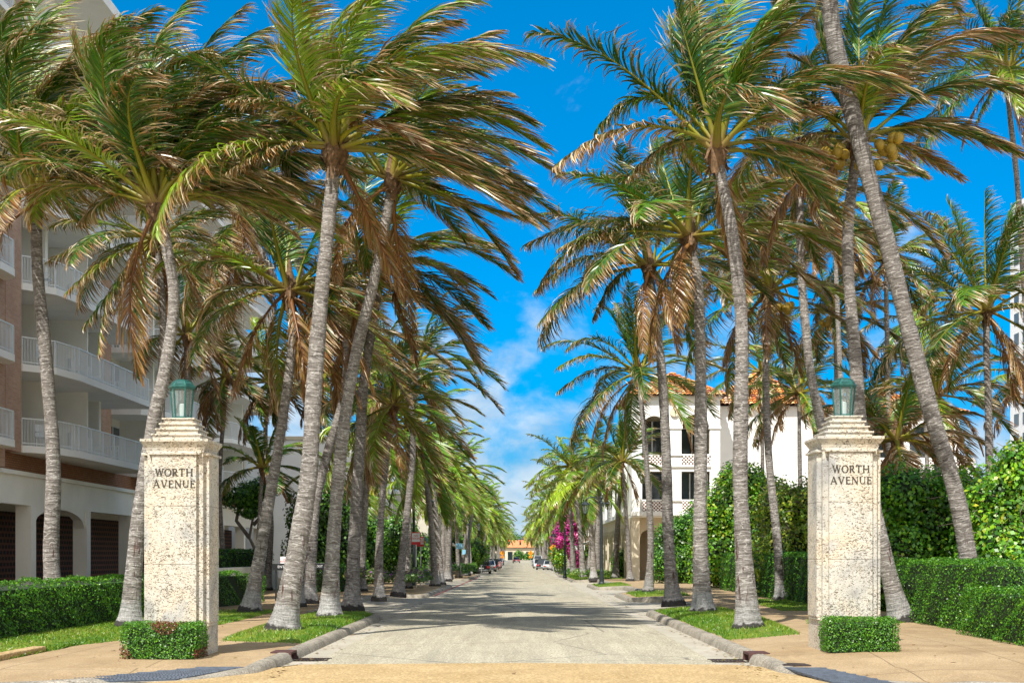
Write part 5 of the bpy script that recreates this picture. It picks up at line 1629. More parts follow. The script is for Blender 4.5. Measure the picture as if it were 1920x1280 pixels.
TILE = np.array([[0.75, 0.24, 0.04], [0.80, 0.36, 0.09], [0.60, 0.15, 0.04], [0.80, 0.50, 0.20], [0.62, 0.42, 0.28], [0.34, 0.11, 0.07]])
def tiled_plane(a, b, c, d, rng, parent, tw=0.27, tl=0.34):
    """a,b eave ends; c,d ridge ends (c above b, d above a)"""
    a, b, c, d = [np.array(v, float) for v in (a, b, c, d)]
    e = nrm(b-a); n = nrm(np.cross(b-a, (c+d)/2-a));
    if n[2] < 0: n = -n
    s = nrm(np.cross(n, e))
    if s[2] < 0: s = -s
    H = np.dot(c-a, s)
    if H <= 0.1: H = np.dot(d-a, s)
    W_ = np.dot(b-a, e); dl = np.dot(d-a, e); cl = np.dot(c-a, e)
    V = []; F = []; C = []; k = 0; nseg = 5
    j = 0
    while j*tl < H:
        u0 = j*tl; x0 = dl*u0/H; x1 = W_+(cl-W_)*u0/H
        i = math.floor(x0/tw)
        while i*tw < x1:
            cx = (i+0.5)*tw
            if x0-0.05 < cx < x1+0.05:
                colr = TILE[rng.choice(6, p=(0.3, 0.22, 0.16, 0.13, 0.1, 0.09))]*rng.uniform(0.8, 1.2)
                for q in range(nseg+1):
                    t = math.pi*q/nseg
                    ox = -math.cos(t)*tw*0.52; oz = math.sin(t)*0.10
                    p0 = a+e*(cx+ox)+s*(u0-0.03)+n*(oz+0.05); p1 = a+e*(cx+ox*0.8)+s*(u0+tl)+n*(oz*0.8+0.0)
                    V += [p0, p1]; C += [colr, colr]
                for q in range(nseg): F.append((k+2*q, k+2*q+2, k+2*q+3, k+2*q+1))
                k += 2*(nseg+1)
            i += 1
        j += 1
    return np.array(V), np.array(F), np.array(C)
def hip_roof(x0, x1, y0, y1, z, rise, parent, seed, name='tiled_roof'):
    rng = np.random.default_rng(seed)
    w = min(x1-x0, y1-y0)/2
    if x1-x0 >= y1-y0: r0 = (x0+w, (y0+y1)/2, z+rise); r1 = (x1-w, (y0+y1)/2, z+rise)
    else: r0 = ((x0+x1)/2, y0+w, z+rise); r1 = ((x0+x1)/2, y1-w, z+rise)
    A, B, Cc, D = (x0, y0, z), (x1, y0, z), (x1, y1, z), (x0, y1, z)
    if x1-x0 >= y1-y0: planes = [(A, B, r1, r0), (B, Cc, r1, r1), (Cc, D, r0, r1), (D, A, r0, r0)]
    else: planes = [(A, B, r0, r0), (B, Cc, r1, r0), (Cc, D, r1, r1), (D, A, r0, r1)]
    VV = []; FF = []; CC = []; k = 0
    for pl in planes:
        V, F, C = tiled_plane(*pl, rng, parent); VV.append(V); FF.append(F+k); CC.append(C); k += len(V)
    o = mesh_np(name, np.concatenate(VV)-np.array(VO), np.concatenate(FF), MAT['tile'], parent, cols=np.concatenate(CC), smooth=True)
    mb = MB()
    mb.add([A, B, Cc, D, r0, r1], [(0, 1, 5, 4), (1, 2, 5), (2, 3, 4, 5), (3, 0, 4)] if x1-x0 >= y1-y0 else [(0, 1, 4), (1, 2, 5, 4), (2, 3, 5), (3, 0, 4, 5)])
    mb.build('roof_deck', simple('dark_clay', (0.10, 0.04, 0.025), 0.9), o, shift=VO)
hip_roof(6.75, 13.1, 87.6, 96.5, 11.78, 1.75, villa, 3)
hip_roof(12.3, 19.9, 90.5, 104, 11.5, 2.5, villa, 4)
hip_roof(20.3, 30.3, 93.6, 104, 11.35, 2.0, villa, 6)
mb = MB()
VB_ = hip_roof(7.0, 15, 96.5, 138, 8.9, 1.4, villa, 5)

# ------------------------------------------------------------------ other buildings
def shop(name, x0, x1, y0, y1, h, mat, label, face, seed, tile=False):
    """stucco shop house; face = -1 when its street front looks to -x, 1 when to +x"""
    r = empty(name, ((x0+x1)/2, (y0+y1)/2, rz(y0)), label, 'building')
    sh = Vector(((x0+x1)/2, (y0+y1)/2, 0)); rng = random.Random(seed)
    mb = MB(); mb.box(x0, x1, y0, y1, -1.0, h); mb.build('wall', MAT[mat], r, shift=sh)
    mb = MB(); mb.box(x0-0.15, x1+0.15, y0-0.15, y1+0.15, h, h+0.25); mb.build('cornice', MAT['warm_white' if mat != 'white' else 'cream'], r, shift=sh)
    xf = x1 if face > 0 else x0
    n = max(1, int((y1-y0)/4.2))
    for k in range(n):
        yc = y0+(k+0.5)*(y1-y0)/n
        mb = MB(); mb.box(*sorted((xf-0.02*face, xf+0.06*face)), yc-1.2, yc+1.2, 0.3, 2.8); w = mb.build('shop_window', MAT['window'], r, shift=sh)
        mb = MB()
        mb.box(*sorted((xf, xf+0.12*face)), yc-1.32, yc-1.2, 0.2, 2.9); mb.box(*sorted((xf, xf+0.12*face)), yc+1.2, yc+1.32, 0.2, 2.9); mb.box(*sorted((xf, xf+0.15*face)), yc-1.32, yc+1.32, 2.9, 3.05)
        mb.build('window_frame', MAT['warm_white'], w, shift=sh)
        mb = MB(); mb.add([(xf, yc-1.4, 3.6), (xf, yc+1.4, 3.6), (xf+1.1*face, yc+1.4, 3.0), (xf+1.1*face, yc-1.4, 3.0), (xf, yc-1.4, 3.55), (xf, yc+1.4, 3.55), (xf+1.1*face, yc+1.4, 2.8), (xf+1.1*face, yc-1.4, 2.8)], [(0, 1, 2, 3), (7, 6, 5, 4), (3, 2, 6, 7), (0, 3, 7, 4), (1, 5, 6, 2)])
        mb.build('awning', MAT[rng.choice(['cream', 'taupe', 'warm_white', 'post'])], r, shift=sh)
        if h > 5.5:
            mb = MB(); mb.box(*sorted((xf-0.02*face, xf+0.05*face)), yc-0.6, yc+0.6, 4.2, 5.9 if h > 6.4 else 5.2); w = mb.build('window', MAT['window'], r, shift=sh)
            mb = MB()
            for q in (-0.66, 0.66): mb.box(*sorted((xf, xf+0.09*face)), yc+q-0.06, yc+q+0.06, 4.1, 5.95 if h > 6.4 else 5.25)
            mb.build('window_frame', MAT['warm_white'], w, shift=sh)
    return r
b1 = shop('stucco_building', -22, -11.2, 104, 122, 10.5, 'white', 'plain white stucco building beyond the left apartment block', 1, 1)
mb = MB()      # cream corner building with slit arch, left
shop('stucco_building', -24, -7.6, 124, 150, 7.4, 'beige', 'pale beige shop building with awnings behind the left street lamps', 1, 2)
shop('stucco_building', -22, -7.8, 152, 190, 7.0, 'cream', 'cream shop building in the left row beyond the lamps', 1, 3)
shop('stucco_building', -22, -8.2, 192, 240, 8.2, 'white', 'white shop building in the left row behind the parked cars', 1, 4)
shop('stucco_building', -22, -8.0, 242, 330, 6.8, 'pink', 'pink shop building far down the left side', 1, 5)
shop('stucco_building', 7.6, 22, 141, 185, 8.4, 'pink', 'pale pink building behind the bougainvillea on the right', -1, 6)
shop('stucco_building', 8.0, 22, 187, 240, 6.6, 'cream', 'cream shop building in the right row behind the parked cars', -1, 7)
shop('stucco_building', 8.2, 22, 242, 340, 7.4, 'beige', 'beige shop building far down the right side', -1, 8)
# building closing the view
r_ = empty('tiled_house', (-1, 455, 0), 'low house with bright orange tiled roof closing the end of the avenue', 'building')
mb = MB(); mb.box(-8, 6, -4, 4, -0.5, 4.2); mb.build('wall', MAT['cream'], r_)
mb = MB(); mb.add([(-8.6, -4.8, 4.2), (6.6, -4.8, 4.2), (6.6, 4.8, 4.2), (-8.6, 4.8, 4.2), (-5, 0, 6.6), (3, 0, 6.6)], [(0, 1, 5, 4), (1, 2, 5), (2, 3, 4, 5), (3, 0, 4)])
mb.box(2.2, 3.4, -1.5, -0.5, 4.5, 7.8)
mb.build('roof', simple('orange_tile', (0.55, 0.22, 0.09), 0.8, 0, 0.3, 1.5), r_)
for x in (-6, -3, 0, 3): 
    mb = MB(); mb.box(x, x+1.6, -4.08, -4.0, 0, 2.8); mb.build('window', MAT['window'], r_)
# white high-rise at the right edge
r_ = empty('high_rise', (79.6, 205, 0), 'tall white high-rise with rows of windows at the right edge of the sky', 'building')
mb = MB(); mb.box(-4.3, 20, -8, 8, 0, 55); mb.build('wall', MAT['white'], r_)
mb = MB()
for k in range(16):
    z = 6+k*3.05
    for q in range(2):
        mb = MB(); mb.box(-4.3+1.2+q*3.3, -4.3+3.2+q*3.3, -8.04, -7.98, z, z+1.8); mb.build('window', MAT['window'], r_)
    for q in range(4):
        mb = MB(); mb.box(-4.36, -4.28, -6.5+q*3.6, -4.6+q*3.6, z, z+1.8); mb.build('window', MAT['window'], r_)
for k in range(3): pass
# ------------------------------------------------------------------ the palms one can tell apart
HP = hero_palm
# left side
HP(1, 33, [(106, 1160), (96, 1040), (100, 870), (86, 670), (70, 500), (68, 378)], 0.215, 'thick coconut palm rising behind the left clipped hedge, leftmost in view',
   [((45, 180), (70, -20), 1.5), ((80, 60), (245, 60), 0.5, .5), ((60, 150), (150, 110), -1.5, .55), ((120, 250), (250, 215), 1, .4), ((70, 120), (248, 330), -2.2, .45), ((150, 330), (235, 350), 1.0, .3),
    ((0, 250), (-70, 330), -1, .6), ((20, 330), (-40, 470), -1.5, .8), ((0, 120), (-90, 130), 0.5, .5), ((20, 60), (130, 0), 2, .3), ((140, 120), (330, 190), 2, .4)], n=24, dry=.4, wind=.32, elmin=20, L=4.5, ndead=1)
HP(2, 30, [(243, 1172), (250, 1080), (263, 950), (286, 800), (312, 680), (326, 560), (314, 470), (298, 392)], 0.19, 'curving coconut palm immediately left of and behind the left stone pillar',
   [((215, 110), (375, -15), 0.5, .35), ((310, 130), (455, 15), 1.5, .3), ((360, 100), (500, 55), 2.0, .3), ((325, 120), (530, 165), -1.2, .75), ((370, 290), (570, 240), 0, .4), ((400, 330), (550, 440), -1, .6),
    ((225, 220), (365, 345), -1.6, .95), ((250, 200), (190, 120), 1, .3), ((230, 330), (150, 420), 1, .6), ((260, 60), (330, 60), 2.5, .3)], n=25, dry=.4, wind=.32, elmin=18, L=4.5, ndead=1)
HP(3, 28, [(530, 1183), (548, 1080), (566, 980), (580, 880), (588, 740), (602, 560), (616, 420), (628, 290)], 0.225, 'thickest left palm with rust-scarred whitened foot, first on the grass verge',
   [((560, 60), (690, -10), 1, .35), ((770, 40), (1015, 112), -0.6, .4), ((735, 10), (895, 0), 1.5, .3), ((840, 140), (1018, 275), 0.2, .45), ((790, 265), (992, 415), -1.4, .6), ((800, 220), (985, 365), 1.6, .4),
    ((690, 190), (795, 278), -2.2, .95), ((600, 200), (560, 65), -1, .8), ((560, 180), (430, 190), -1, .6), ((540, 250), (430, 320), -0.8, .7), ((640, -40), (800, -60), 1, .3), ((760, 120), (930, 60), 1.2, .35),
    ((700, 60), (860, 40), -1, .55)], n=19, dry=.4, wind=.30, elmin=5, ndead=1)
HP(4, 34, [(617, 1158), (626, 1000), (641, 830), (664, 680), (700, 530), (722, 420), (735, 345)], 0.2, 'left palm with black root collar, second along the grass verge',
   [((870, 240), (978, 378), 1, .4), ((900, 270), (1008, 365), 0, .35), ((860, 340), (968, 515), 0, .55), ((800, 200), (950, 300), 2, .3), ((870, 380), (990, 412), -1, .5), ((640, 300), (560, 420), 0.5, .6), ((730, 180), (860, 160), 1, .3)], n=15, dry=.45, wind=.24, ndead=2, elmin=0)
HP(5, 39.5, [(659, 1141), (665, 1000), (674, 850), (682, 720), (700, 600), (715, 500)], 0.205, 'left palm third along the grass verge, beside the rounded curb end',
   [((830, 480), (922, 555), 0, .35), ((800, 520), (893, 675), -1, .6), ((790, 580), (880, 620), 1, .4), ((860, 420), (965, 520), 1, .4), ((640, 480), (560, 560), 0, .6)], n=13, dry=.5, wind=.18, ndead=3)
HP(6, 38, [(468, 1146), (494, 1000), (520, 850), (540, 715), (550, 620), (543, 552)], 0.19, 'leaning left palm on the inner side of the pavement, right of the left stone pillar',
   [((430, 470), (328, 505), 0, .25), ((420, 530), (372, 700), -1, .8), ((470, 600), (440, 740), -1, 1.4), ((640, 480), (700, 600), 0, .6), ((520, 430), (600, 400), 1, .3), ((480, 400), (420, 380), 1, .4)], n=15, dry=.6, wind=.14, ndead=5, M=54)
HP(7, 45, [(579, 1131), (590, 960), (614, 850), (640, 760), (650, 690), (648, 615)], 0.2, 'dark trunked palm between the two thickest left palms', [], n=11, dry=.6, wind=.14, ndead=5, M=50)
HP(8, 48, [(711, 1125), (711, 1030), (720, 900), (729, 820), (737, 765)], 0.155, 'slim left palm with a broad pale foot before the driveway', [((650, 690), (640, 800), -1, .5), ((800, 690), (868, 800), -1, .4)], n=18, dry=.5, wind=.1, M=50, K=4, L=3.6, elmin=-40)
HP(9, 53, [(746, 1116), (758, 1010), (768, 920), (774, 850), (772, 760), (778, 690)], 0.17, 'left palm leaning at the near end of the purple flower bed', [((850, 620), (905, 740), 0, .3)], n=18, dry=.45, wind=.08, M=48, L=3.8, elmin=-40)
# left, inner rows before the apartment block
HP(11, 44, [(300, 1140), (300, 900), (303, 720), (306, 600), (300, 520), (292, 456)], 0.17, 'palm between the curving left palm and the balconies, its fronds over the balcony rails',
   [((200, 430), (88, 492), 0, .5), ((190, 480), (123, 550), -1, .5), ((225, 520), (157, 612), -0.5, .3), ((170, 400), (95, 425), 1, .3), ((400, 430), (470, 520), 0, .6), ((260, 500), (255, 640), -1, .8)], n=13, dry=.5, wind=.1, M=50, elmin=-40)
HP(12, 55, [(348, 1110), (352, 900), (355, 760), (352, 700), (350, 632)], 0.17, 'palm directly behind the lantern of the left stone pillar', [], n=15, dry=.55, wind=.1, M=44, L=3.6, ndead=4, wscale=1.2)
HP(13, 60, [(425, 1075), (412, 950), (414, 850), (420, 780), (424, 712)], 0.13, 'slender dark palm standing right of the left stone pillar near the arcade', [((470, 700), (500, 790), 0, .8)], n=16, dry=.5, wind=.1, M=44, L=3.3, wscale=1.2, elmin=-40)
HP(14, 62, [(500, 1075), (508, 1000), (505, 930), (500, 880), (498, 800), (506, 720)], 0.15, 'mottled palm behind the leaning left palm near the enter sign', [], n=16, dry=.4, wind=.1, M=44, L=3.6, wscale=1.2)
HP(15, 64, [(560, 1085), (575, 950), (590, 850), (600, 780), (610, 700)], 0.15, 'half hidden green palm between the thick left palms and the apartment block', [], n=16, dry=.3, wind=.1, M=44, L=3.8, wscale=1.2, elmin=-40)
HP(16, 66, [(645, 1075), (655, 960), (668, 860), (690, 760), (705, 690)], 0.15, 'bright green palm behind the third verge palm', [], n=17, dry=.2, wind=.1, M=44, L=3.9, wscale=1.2, elmin=-35)
# right side
HP(21, 28, [(1403, 1183), (1396, 1060), (1388, 900), (1390, 740), (1390, 600), (1376, 460), (1358, 360), (1344, 290)], 0.195, 'right palm with whitened foot, nearest on the right grass verge',
   [((1228, 108), (1118, 244), 0.4, .25), ((1190, 185), (1040, 312), -0.8, .75), ((1296, 120), (1260, -25), -0.5, .35), ((1312, 120), (1306, -60), 1, .3), ((1350, 100), (1480, -15), 0.5, .35), ((1385, 130), (1520, 22), -1, .4),
    ((1425, 205), (1565, 202), -0.8, .55), ((1260, 240), (1178, 335), 0.6, .5), ((1320, 60), (1400, -60), 1.5, .3), ((1440, 250), (1560, 300), 0.8, .6)], n=9, dry=.35, wind=.16, elmin=15, ndead=1)
HP(22, 35.5, [(1318, 1154), (1313, 1000), (1314, 800), (1313, 650), (1308, 530), (1292, 452)], 0.215, 'thick right palm with wide dark root mound, second along the right verge',
   [((1190, 395), (1050, 465), 0, .45), ((1130, 385), (990, 458), 1, .4), ((1200, 310), (1117, 338), 1, .3), ((1240, 330), (1170, 310), 2, .2), ((1300, 330), (1340, 330), 1, .2), ((1400, 420), (1480, 470), 0, .5), ((1380, 470), (1400, 560), -1, .9)], n=13, dry=.4, wind=.10, ndead=2, elmin=-10)
HP(23, 42, [(1262, 1135), (1253, 1000), (1249, 850), (1241, 700), (1228, 580), (1216, 505)], 0.2, 'right palm with rusty scars, third along the right verge',
   [((1110, 440), (1004, 545), 0, .4), ((1120, 475), (1011, 606), -1, .5), ((1150, 500), (1112, 598), 0.5, .3), ((1270, 480), (1310, 575), 0, .9), ((1180, 400), (1120, 420), 1, .3)], n=12, dry=.35, wind=.06, ndead=2, elmin=-10)
HP(24, 54, [(1216, 1112), (1220, 1010), (1213, 880), (1206, 790), (1196, 705)], 0.15, 'slim curved right palm on its own small grass island',
   [((1190, 620), (1190, 553), 0, .1), ((1120, 600), (1062, 655), 0, .3), ((1110, 640), (1045, 690), -1, .4), ((1120, 670), (1045, 735), 0.5, .4), ((1130, 720), (1090, 790), -1, .5), ((1260, 640), (1310, 690), 0, .3), ((1240, 600), (1260, 570), 1, .1), ((1150, 560), (1120, 580), 1, .1)], n=12, dry=.3, wind=.02, M=52)
HP(25, 45, [(1466, 1129), (1456, 1000), (1441, 850), (1436, 700), (1440, 620), (1441, 552)], 0.165, 'dark coconut palm with nuts behind the nearest right verge palm', [((1380, 470), (1340, 560), 0, .6), ((1500, 480), (1560, 560), 0, .5)], n=15, dry=.55, wind=.1, M=52, nuts=[((0.45, -0.4, -0.35), 6)])
HP(26, 40, [(1588, 1160), (1562, 950), (1540, 800), (1520, 700), (1506, 560), (1500, 450), (1500, 345)], 0.185, 'coconut palm with nuts rising behind the left edge of the right stone pillar', [((1430, 300), (1400, 400), 0, .6), ((1560, 420), (1600, 500), -1, 1.4)], n=16, dry=.6, wind=.12, nuts=[((-0.38, -0.4, 0.1), 4), ((0.6, -0.4, -0.2), 8)])
HP(27, 31, [(1692, 1172), (1668, 1080), (1640, 960), (1614, 800), (1602, 650), (1590, 500), (1592, 400), (1608, 275)], 0.2, 'tall coconut palm with golden nuts directly behind the right stone pillar',
   [((1747, 15), (1932, 72), -0.8, .7), ((1745, 203), (1926, 296), 0, .5), ((1612, 100), (1610, -40), 1, .3), ((1640, 80), (1672, -30), 0.5, .3), ((1672, 118), (1775, 22), 1, .3), ((1530, 170), (1420, 236), -0.6, .6),
    ((1530, 230), (1445, 290), 0, .7), ((1700, 262), (1803, 336), 1, 1.0), ((1555, 130), (1478, 105), 1, .4), ((1720, 60), (1860, 120), 1.5, .3), ((1700, 40), (1800, 30), 2, .3), ((1560, 300), (1520, 400), 0.8, 1.4)],
   n=10, dry=.45, wind=.1, elmin=10, ndead=1, nuts=[((0.55, -0.55, 0.02), 7), ((-0.62, -0.55, -0.2), 7), ((0.1, -0.6, -0.55), 6)])
HP(28, 30, [(1834, 1120), (1798, 950), (1745, 770), (1702, 610), (1662, 450), (1620, 300), (1590, 180), (1565, 80), (1553, -20), (1550, -130), (1548, -210)], 0.205, 'long leaning pale trunk crossing the right side before the other palms, off the top', [], n=14, dry=.4, wind=.12, flare=1.15, r_top=0.19)
HP(29, 48, [(1935, 1090), (1935, 700), (1922, 560), (1908, 350), (1894, 220), (1886, 140)], 0.15, 'slender coconut palm at the top right corner of the view',
   [((1820, 40), (1780, 210), 0, .2), ((1850, 180), (1830, 230), 0, .3), ((1840, 20), (1835, 10), 1, .1), ((1890, 20), (1900, -60), 0, .1)], n=18, dry=.15, wind=.05, flare=1.3, M=52, nuts=[((-0.35, -0.3, -0.05), 6), ((-0.9, -0.4, -0.35), 3)], nutmat='coconut_g')
HP(30, 44, [(1862, 1100), (1856, 900), (1853, 750), (1850, 660), (1850, 590)], 0.17, 'dark trunked palm with upright green fronds above the sea grape bush',
   [((1845, 450), (1847, 358), 0, .05), ((1880, 470), (1898, 385), 0.3, .1), ((1770, 430), (1720, 400), -0.5, .6), ((1750, 470), (1700, 470), 0.5, .3), ((1730, 540), (1720, 590), 0, .4), ((1800, 420), (1780, 380), 1, .05), ((1920, 480), (1980, 500), 0, .2), ((1900, 500), (1960, 600), -1, .3)], n=14, dry=.4, wind=.02, M=54, nuts=[((-0.6, -0.4, -0.2), 6)], nutmat='coconut_g')
HP(31, 60, [(1668, 1085), (1666, 800), (1663, 620), (1661, 490)], 0.16, 'pale slim palm standing upright between the pillar and the leaning trunk', [], n=17, dry=.4, wind=.04, M=46, L=4.0, wscale=1.2)
HP(32, 56, [(1592, 1090), (1580, 800), (1572, 620), (1567, 500), (1560, 400)], 0.15, 'pale mottled palm behind the right pillar palm', [], n=16, dry=.5, wind=.04, M=46, L=4.0, wscale=1.2)
HP(33, 62, [(1572, 1085), (1570, 900), (1568, 720), (1566, 592)], 0.15, 'short coconut palm glimpsed left of the right lantern', [], n=17, dry=.5, wind=.04, M=46, L=3.8, wscale=1.2, nuts=[((-0.5, -0.4, -0.3), 6)])
HP(34, 52, [(1762, 1100), (1758, 900), (1754, 745)], 0.17, 'low fan of fronds behind the middle of the leaning trunk', [((1745, 640), (1740, 560), 0, .3), ((1800, 650), (1850, 640), 0, .5)], n=17, dry=.5, wind=.02, M=48, L=3.8, wscale=1.2)
HP(35, 70, [(1505, 1080), (1500, 900), (1498, 740)], 0.16, 'low yellow green palm between the right verge palm and the right lantern', [], n=18, dry=.4, wind=.03, M=44, L=4.3, wscale=1.3)
HP(36, 72, [(1745, 1080), (1736, 800), (1730, 600)], 0.15, 'green palm behind the leaning trunk against the sky', [], n=16, dry=.3, wind=.03, M=44, L=4.2, wscale=1.3)
HP(37, 75, [(1432, 1080), (1430, 900), (1428, 700)], 0.15, 'olive palm behind the two nearest right verge palms', [], n=16, dry=.5, wind=.03, M=44, L=4.4, wscale=1.3)
HP(38, 46, [(1700, 1120), (1688, 960), (1680, 830)], 0.17, 'low drooping palm with dry straw fronds right of the right stone pillar', [((1740, 800), (1760, 860), -1, .9), ((1640, 780), (1600, 860), 0, .8)], n=17, dry=.8, wind=.02, M=48, L=3.2, wscale=1.2)
HP(39, 62, [(1640, 1085), (1634, 900), (1630, 770)], 0.15, 'low green palm right of the right lantern', [], n=15, dry=.4, wind=.02, M=44, L=3.4, wscale=1.2)
HP(40, 84, [(1182, 1083), (1174, 960), (1166, 868)], 0.15, 'short bright palm before the white villa tower', [((1160, 800), (1160, 760), 0, .05)], n=18, dry=.25, wind=.0, M=42, L=3.6, wscale=1.4)
HP(41, 66, [(1950, 1100), (1935, 850), (1925, 700)], 0.16, 'palm at the right edge above the sea grape bush', [], n=17, dry=.4, wind=.0, M=44, L=4.2, wscale=1.3)
HP(43, 58, [(1380, 1090), (1395, 800), (1400, 600), (1390, 480)], 0.16, 'palm seen through the fronds between the first two right verge palms', [], n=17, dry=.5, wind=.05, M=46, L=4.3, wscale=1.2)
HP(44, 50, [(476, 1110), (500, 960), (526, 820), (541, 700), (545, 600), (500, 490), (462, 420)], 0.17, 'palm whose brown fronds hang over the leaning left palm', [], n=18, dry=.6, wind=.14, M=48, L=4.3, ndead=6, wscale=1.15)
# palmetto-like young palm low at left
HP(46, 58, [(480, 1085), (487, 960), (492, 880)], 0.12, 'young dark green palm against the far balconies', [], n=14, dry=.15, wind=.02, M=40, L=2.4, wscale=1.3, ndead=1)

# ------------------------------------------------------------------ rows of palms running into the distance
def proto_palm(seed, h, lean, L, dry, M, n, ws, nd):
    rng = np.random.default_rng(seed)
    root = empty('coconut_palm', (0, 0, 0), 'x', 'palm tree', PALMS)
    path = [Vector((0, 0, -0.05)), Vector((lean*0.15, 0.05, h*0.3)), Vector((lean*0.5, 0, h*0.65)), Vector((lean, 0, h))]
    V, F, UV, P = trunk_geo(path, 0.17, 0.125, 1.8, rng, step=0.12, n=10)
    mesh_np('trunk', V, F, MAT['bark'], root, uvs=UV, smooth=True)
    V, F = boot_geo(P[-1], 0.13, rng)
    mesh_np('frond_bases', V, F, MAT['boot'], root)
    fr = random_fronds(rng, P[-1]+np.array([0, 0, 0.1]), n, L, 0.06, dry, nd, -50)
    V, F, C = crown_geo(fr, rng, M, 3, ws, 1.8)
    mesh_np('crown', V, F, MAT['frond'], root, cols=C)
    return root
protos = [proto_palm(100+i, h, ln_, L, dr, 54, n, 1.7, nd) for i, (h, ln_, L, dr, n, nd) in enumerate([
    (7.0, 0.5, 3.5, .16, 20, 1), (6.2, -0.5, 3.4, .10, 20, 1), (7.6, 0.2, 3.6, .26, 22, 2), (6.6, 0.9, 3.4, .08, 18, 0), (7.2, -0.8, 3.5, .24, 21, 1)])]
used = set()
FARN = 0
def put(i, x, y, s, rot, label):
    z = gz(x, y)-0.02
    if i not in used:
        used.add(i); r = protos[i]; r.location = (x, y, z); r.rotation_euler = (0, 0, rot); r.scale = (s, s, s); r['label'] = label
        return r
    return copy_tree(protos[i], (x, y, z), rot, s, label)
rng = random.Random(9)
def row(side, y0, y1, stepf, xf, sc, what):
    y = y0; k = 0
    while y < y1:
        x = xf(k) * side
        if y < 90: w = 'slim palm %s of the avenue about %s' % (side > 0 and 'on the right' or 'on the left', '')
        lab = what(y, k)
        put((k*3+(0 if side > 0 else 2)+int(y)) % 5, x, y, sc*rng.uniform(0.93, 1.1), rng.uniform(-0.5, 0.5), lab)
        y += stepf(y); k += 1
PLC_L = [(60, 'slim palm in the left row just behind the leaning one at the purple flower bed'), (66, 'pale palm beside the red and white parking sign on the left'), (72, 'palm in the left row right beside the first left street lamp'), (78, 'light trunked palm between the two near left street lamps'),
         (85, 'leaning forked palm near the second left street lamp'), (92, 'palm in the left row before the beige shop awnings'), (100, 'palm in the left row beside the blue parking sign'), (107, 'palm in the left row behind the green bulb-out shrubs'), (115, 'palm in the left row next to the black car'), (123, 'palm in the left row behind the black car')]
for k, (y, lab) in enumerate(PLC_L):
    put([0, 2, 4, 1, 3, 0, 2, 1, 4, 3][k], [-6.9, -5.4, -4.4, -4.5, -5.7, -4.8, -5.6, -4.7, -5.9, -4.8][k], y, [1.02, 1.0, .95, 1.03, .95, 1.0, 1.0, 1.0, 1.03, .98][k], [.2, -.4, .5, 0, -.6, .3, -.2, .6, .1, -.5][k], lab)
PLC_R = [(83, 'palm left of the short bright one in the right row by the cream arcade'), (92, 'thick ringed palm behind the right street lamp post'), (96, 'leaning palm right of the thick ringed one in the right row'), (101, 'palm in the right row in front of the cream arcade bays'), (108, 'palm in the right row just right of the bougainvillea'), (116, 'palm in the right row beside the small white parking sign'), (124, 'palm in the right row behind the bougainvillea')]
for k, (y, lab) in enumerate(PLC_R):
    if k == 0: continue
    put([3, 1, 0, 4, 2, 1, 3][k], [5.0, 4.9, 6.6, 4.6, 6.0, 4.5, 6.2][k], y, [.9, 1.05, 1.12, 1.12, 1.15, 1.18, 1.15][k], [.1, .4, -.5, .2, -.3, .6, 0][k], lab)
def far_label(side, y, k):
    where = {'left': ['beside the black SUV', 'beside the parked cars', 'past the far amber sign', 'near the far crossing'],
             'right': ['above the bright roadside bush', 'beside the white van', 'past the far orange sign', 'near the far crossing']}[side]
    i = 0 if y < 178 else 1 if y < 235 else 2 if y < 310 else 3
    lean = ['right leaning', 'short left leaning', 'tall upright', 'strongly right leaning', 'tall left leaning'][(k*2+1) % 5 if side == 'left' else (k*3+2) % 5]
    return '%s %s palm in the far %s row %s' % (lean, 'kerbside' if k % 2 == 0 else 'inner', side, where[i])
fl = 'slender palm in the far part of the left row beyond the black car'
fr_ = 'slender palm in the far part of the right row beyond the bougainvillea'
y = 131; k = 0
while y < 440:
    put((k*2+1) % 5, -4.7-1.3*(k % 2)+rng.uniform(-.3, .3), y, rng.uniform(.95, 1.1), rng.uniform(-.7, .7), far_label('left', y, k))
    y += 6.5 if y < 260 else 10; k += 1
y = 133; k = 0
while y < 440:
    put((k*3+2) % 5, 4.6+1.3*(k % 2)+rng.uniform(-.3, .3), y, rng.uniform(1.05, 1.22), rng.uniform(-.7, .7), far_label('right', y, k))
    y += 6.5 if y < 260 else 10; k += 1
for k, (x, y) in enumerate([(-9.5, 85), (-10.5, 97), (-9.8, 74)]):
    put(k, x, y, .8, k*1.0, ['small dark palm against the pale stucco wall on the left', 'palm behind the left row near the white stucco building', 'palm behind the slim left palm with the broad foot'][k])
for k, x in enumerate((-9, -5.5, 7.5, 11)):
    put(k % 5, x, 462+3*k, 1.3, k, ['leftmost palm behind the orange roofed house at the end', 'second palm from the left behind the orange roofed house', 'third palm from the left behind the orange roofed house', 'rightmost palm behind the orange roofed house at the end'][k])
bush('far_hedge', (-1, 446, 0.1), [(-7, 0, 0.8, 3, 1.5, 1.3), (5, 0, 0.9, 3, 1.5, 1.5), (0.5, 0, 1.4, 1.6, 1.2, 1.8)], 2500, 0.5, DK*1.5, 'dark greenery in front of the orange roofed house', 'hedge', seed=51)
bush('far_trees', (0, 475, 0), [(-14, 0, 4, 7, 3, 5), (-4, 2, 5, 6, 3, 5), (6, 2, 5, 6, 3, 5), (15, 0, 4, 7, 3, 5)], 9000, 0.7, DK*1.8, 'dark green tree mass behind the orange roofed house', 'trees', seed=50)
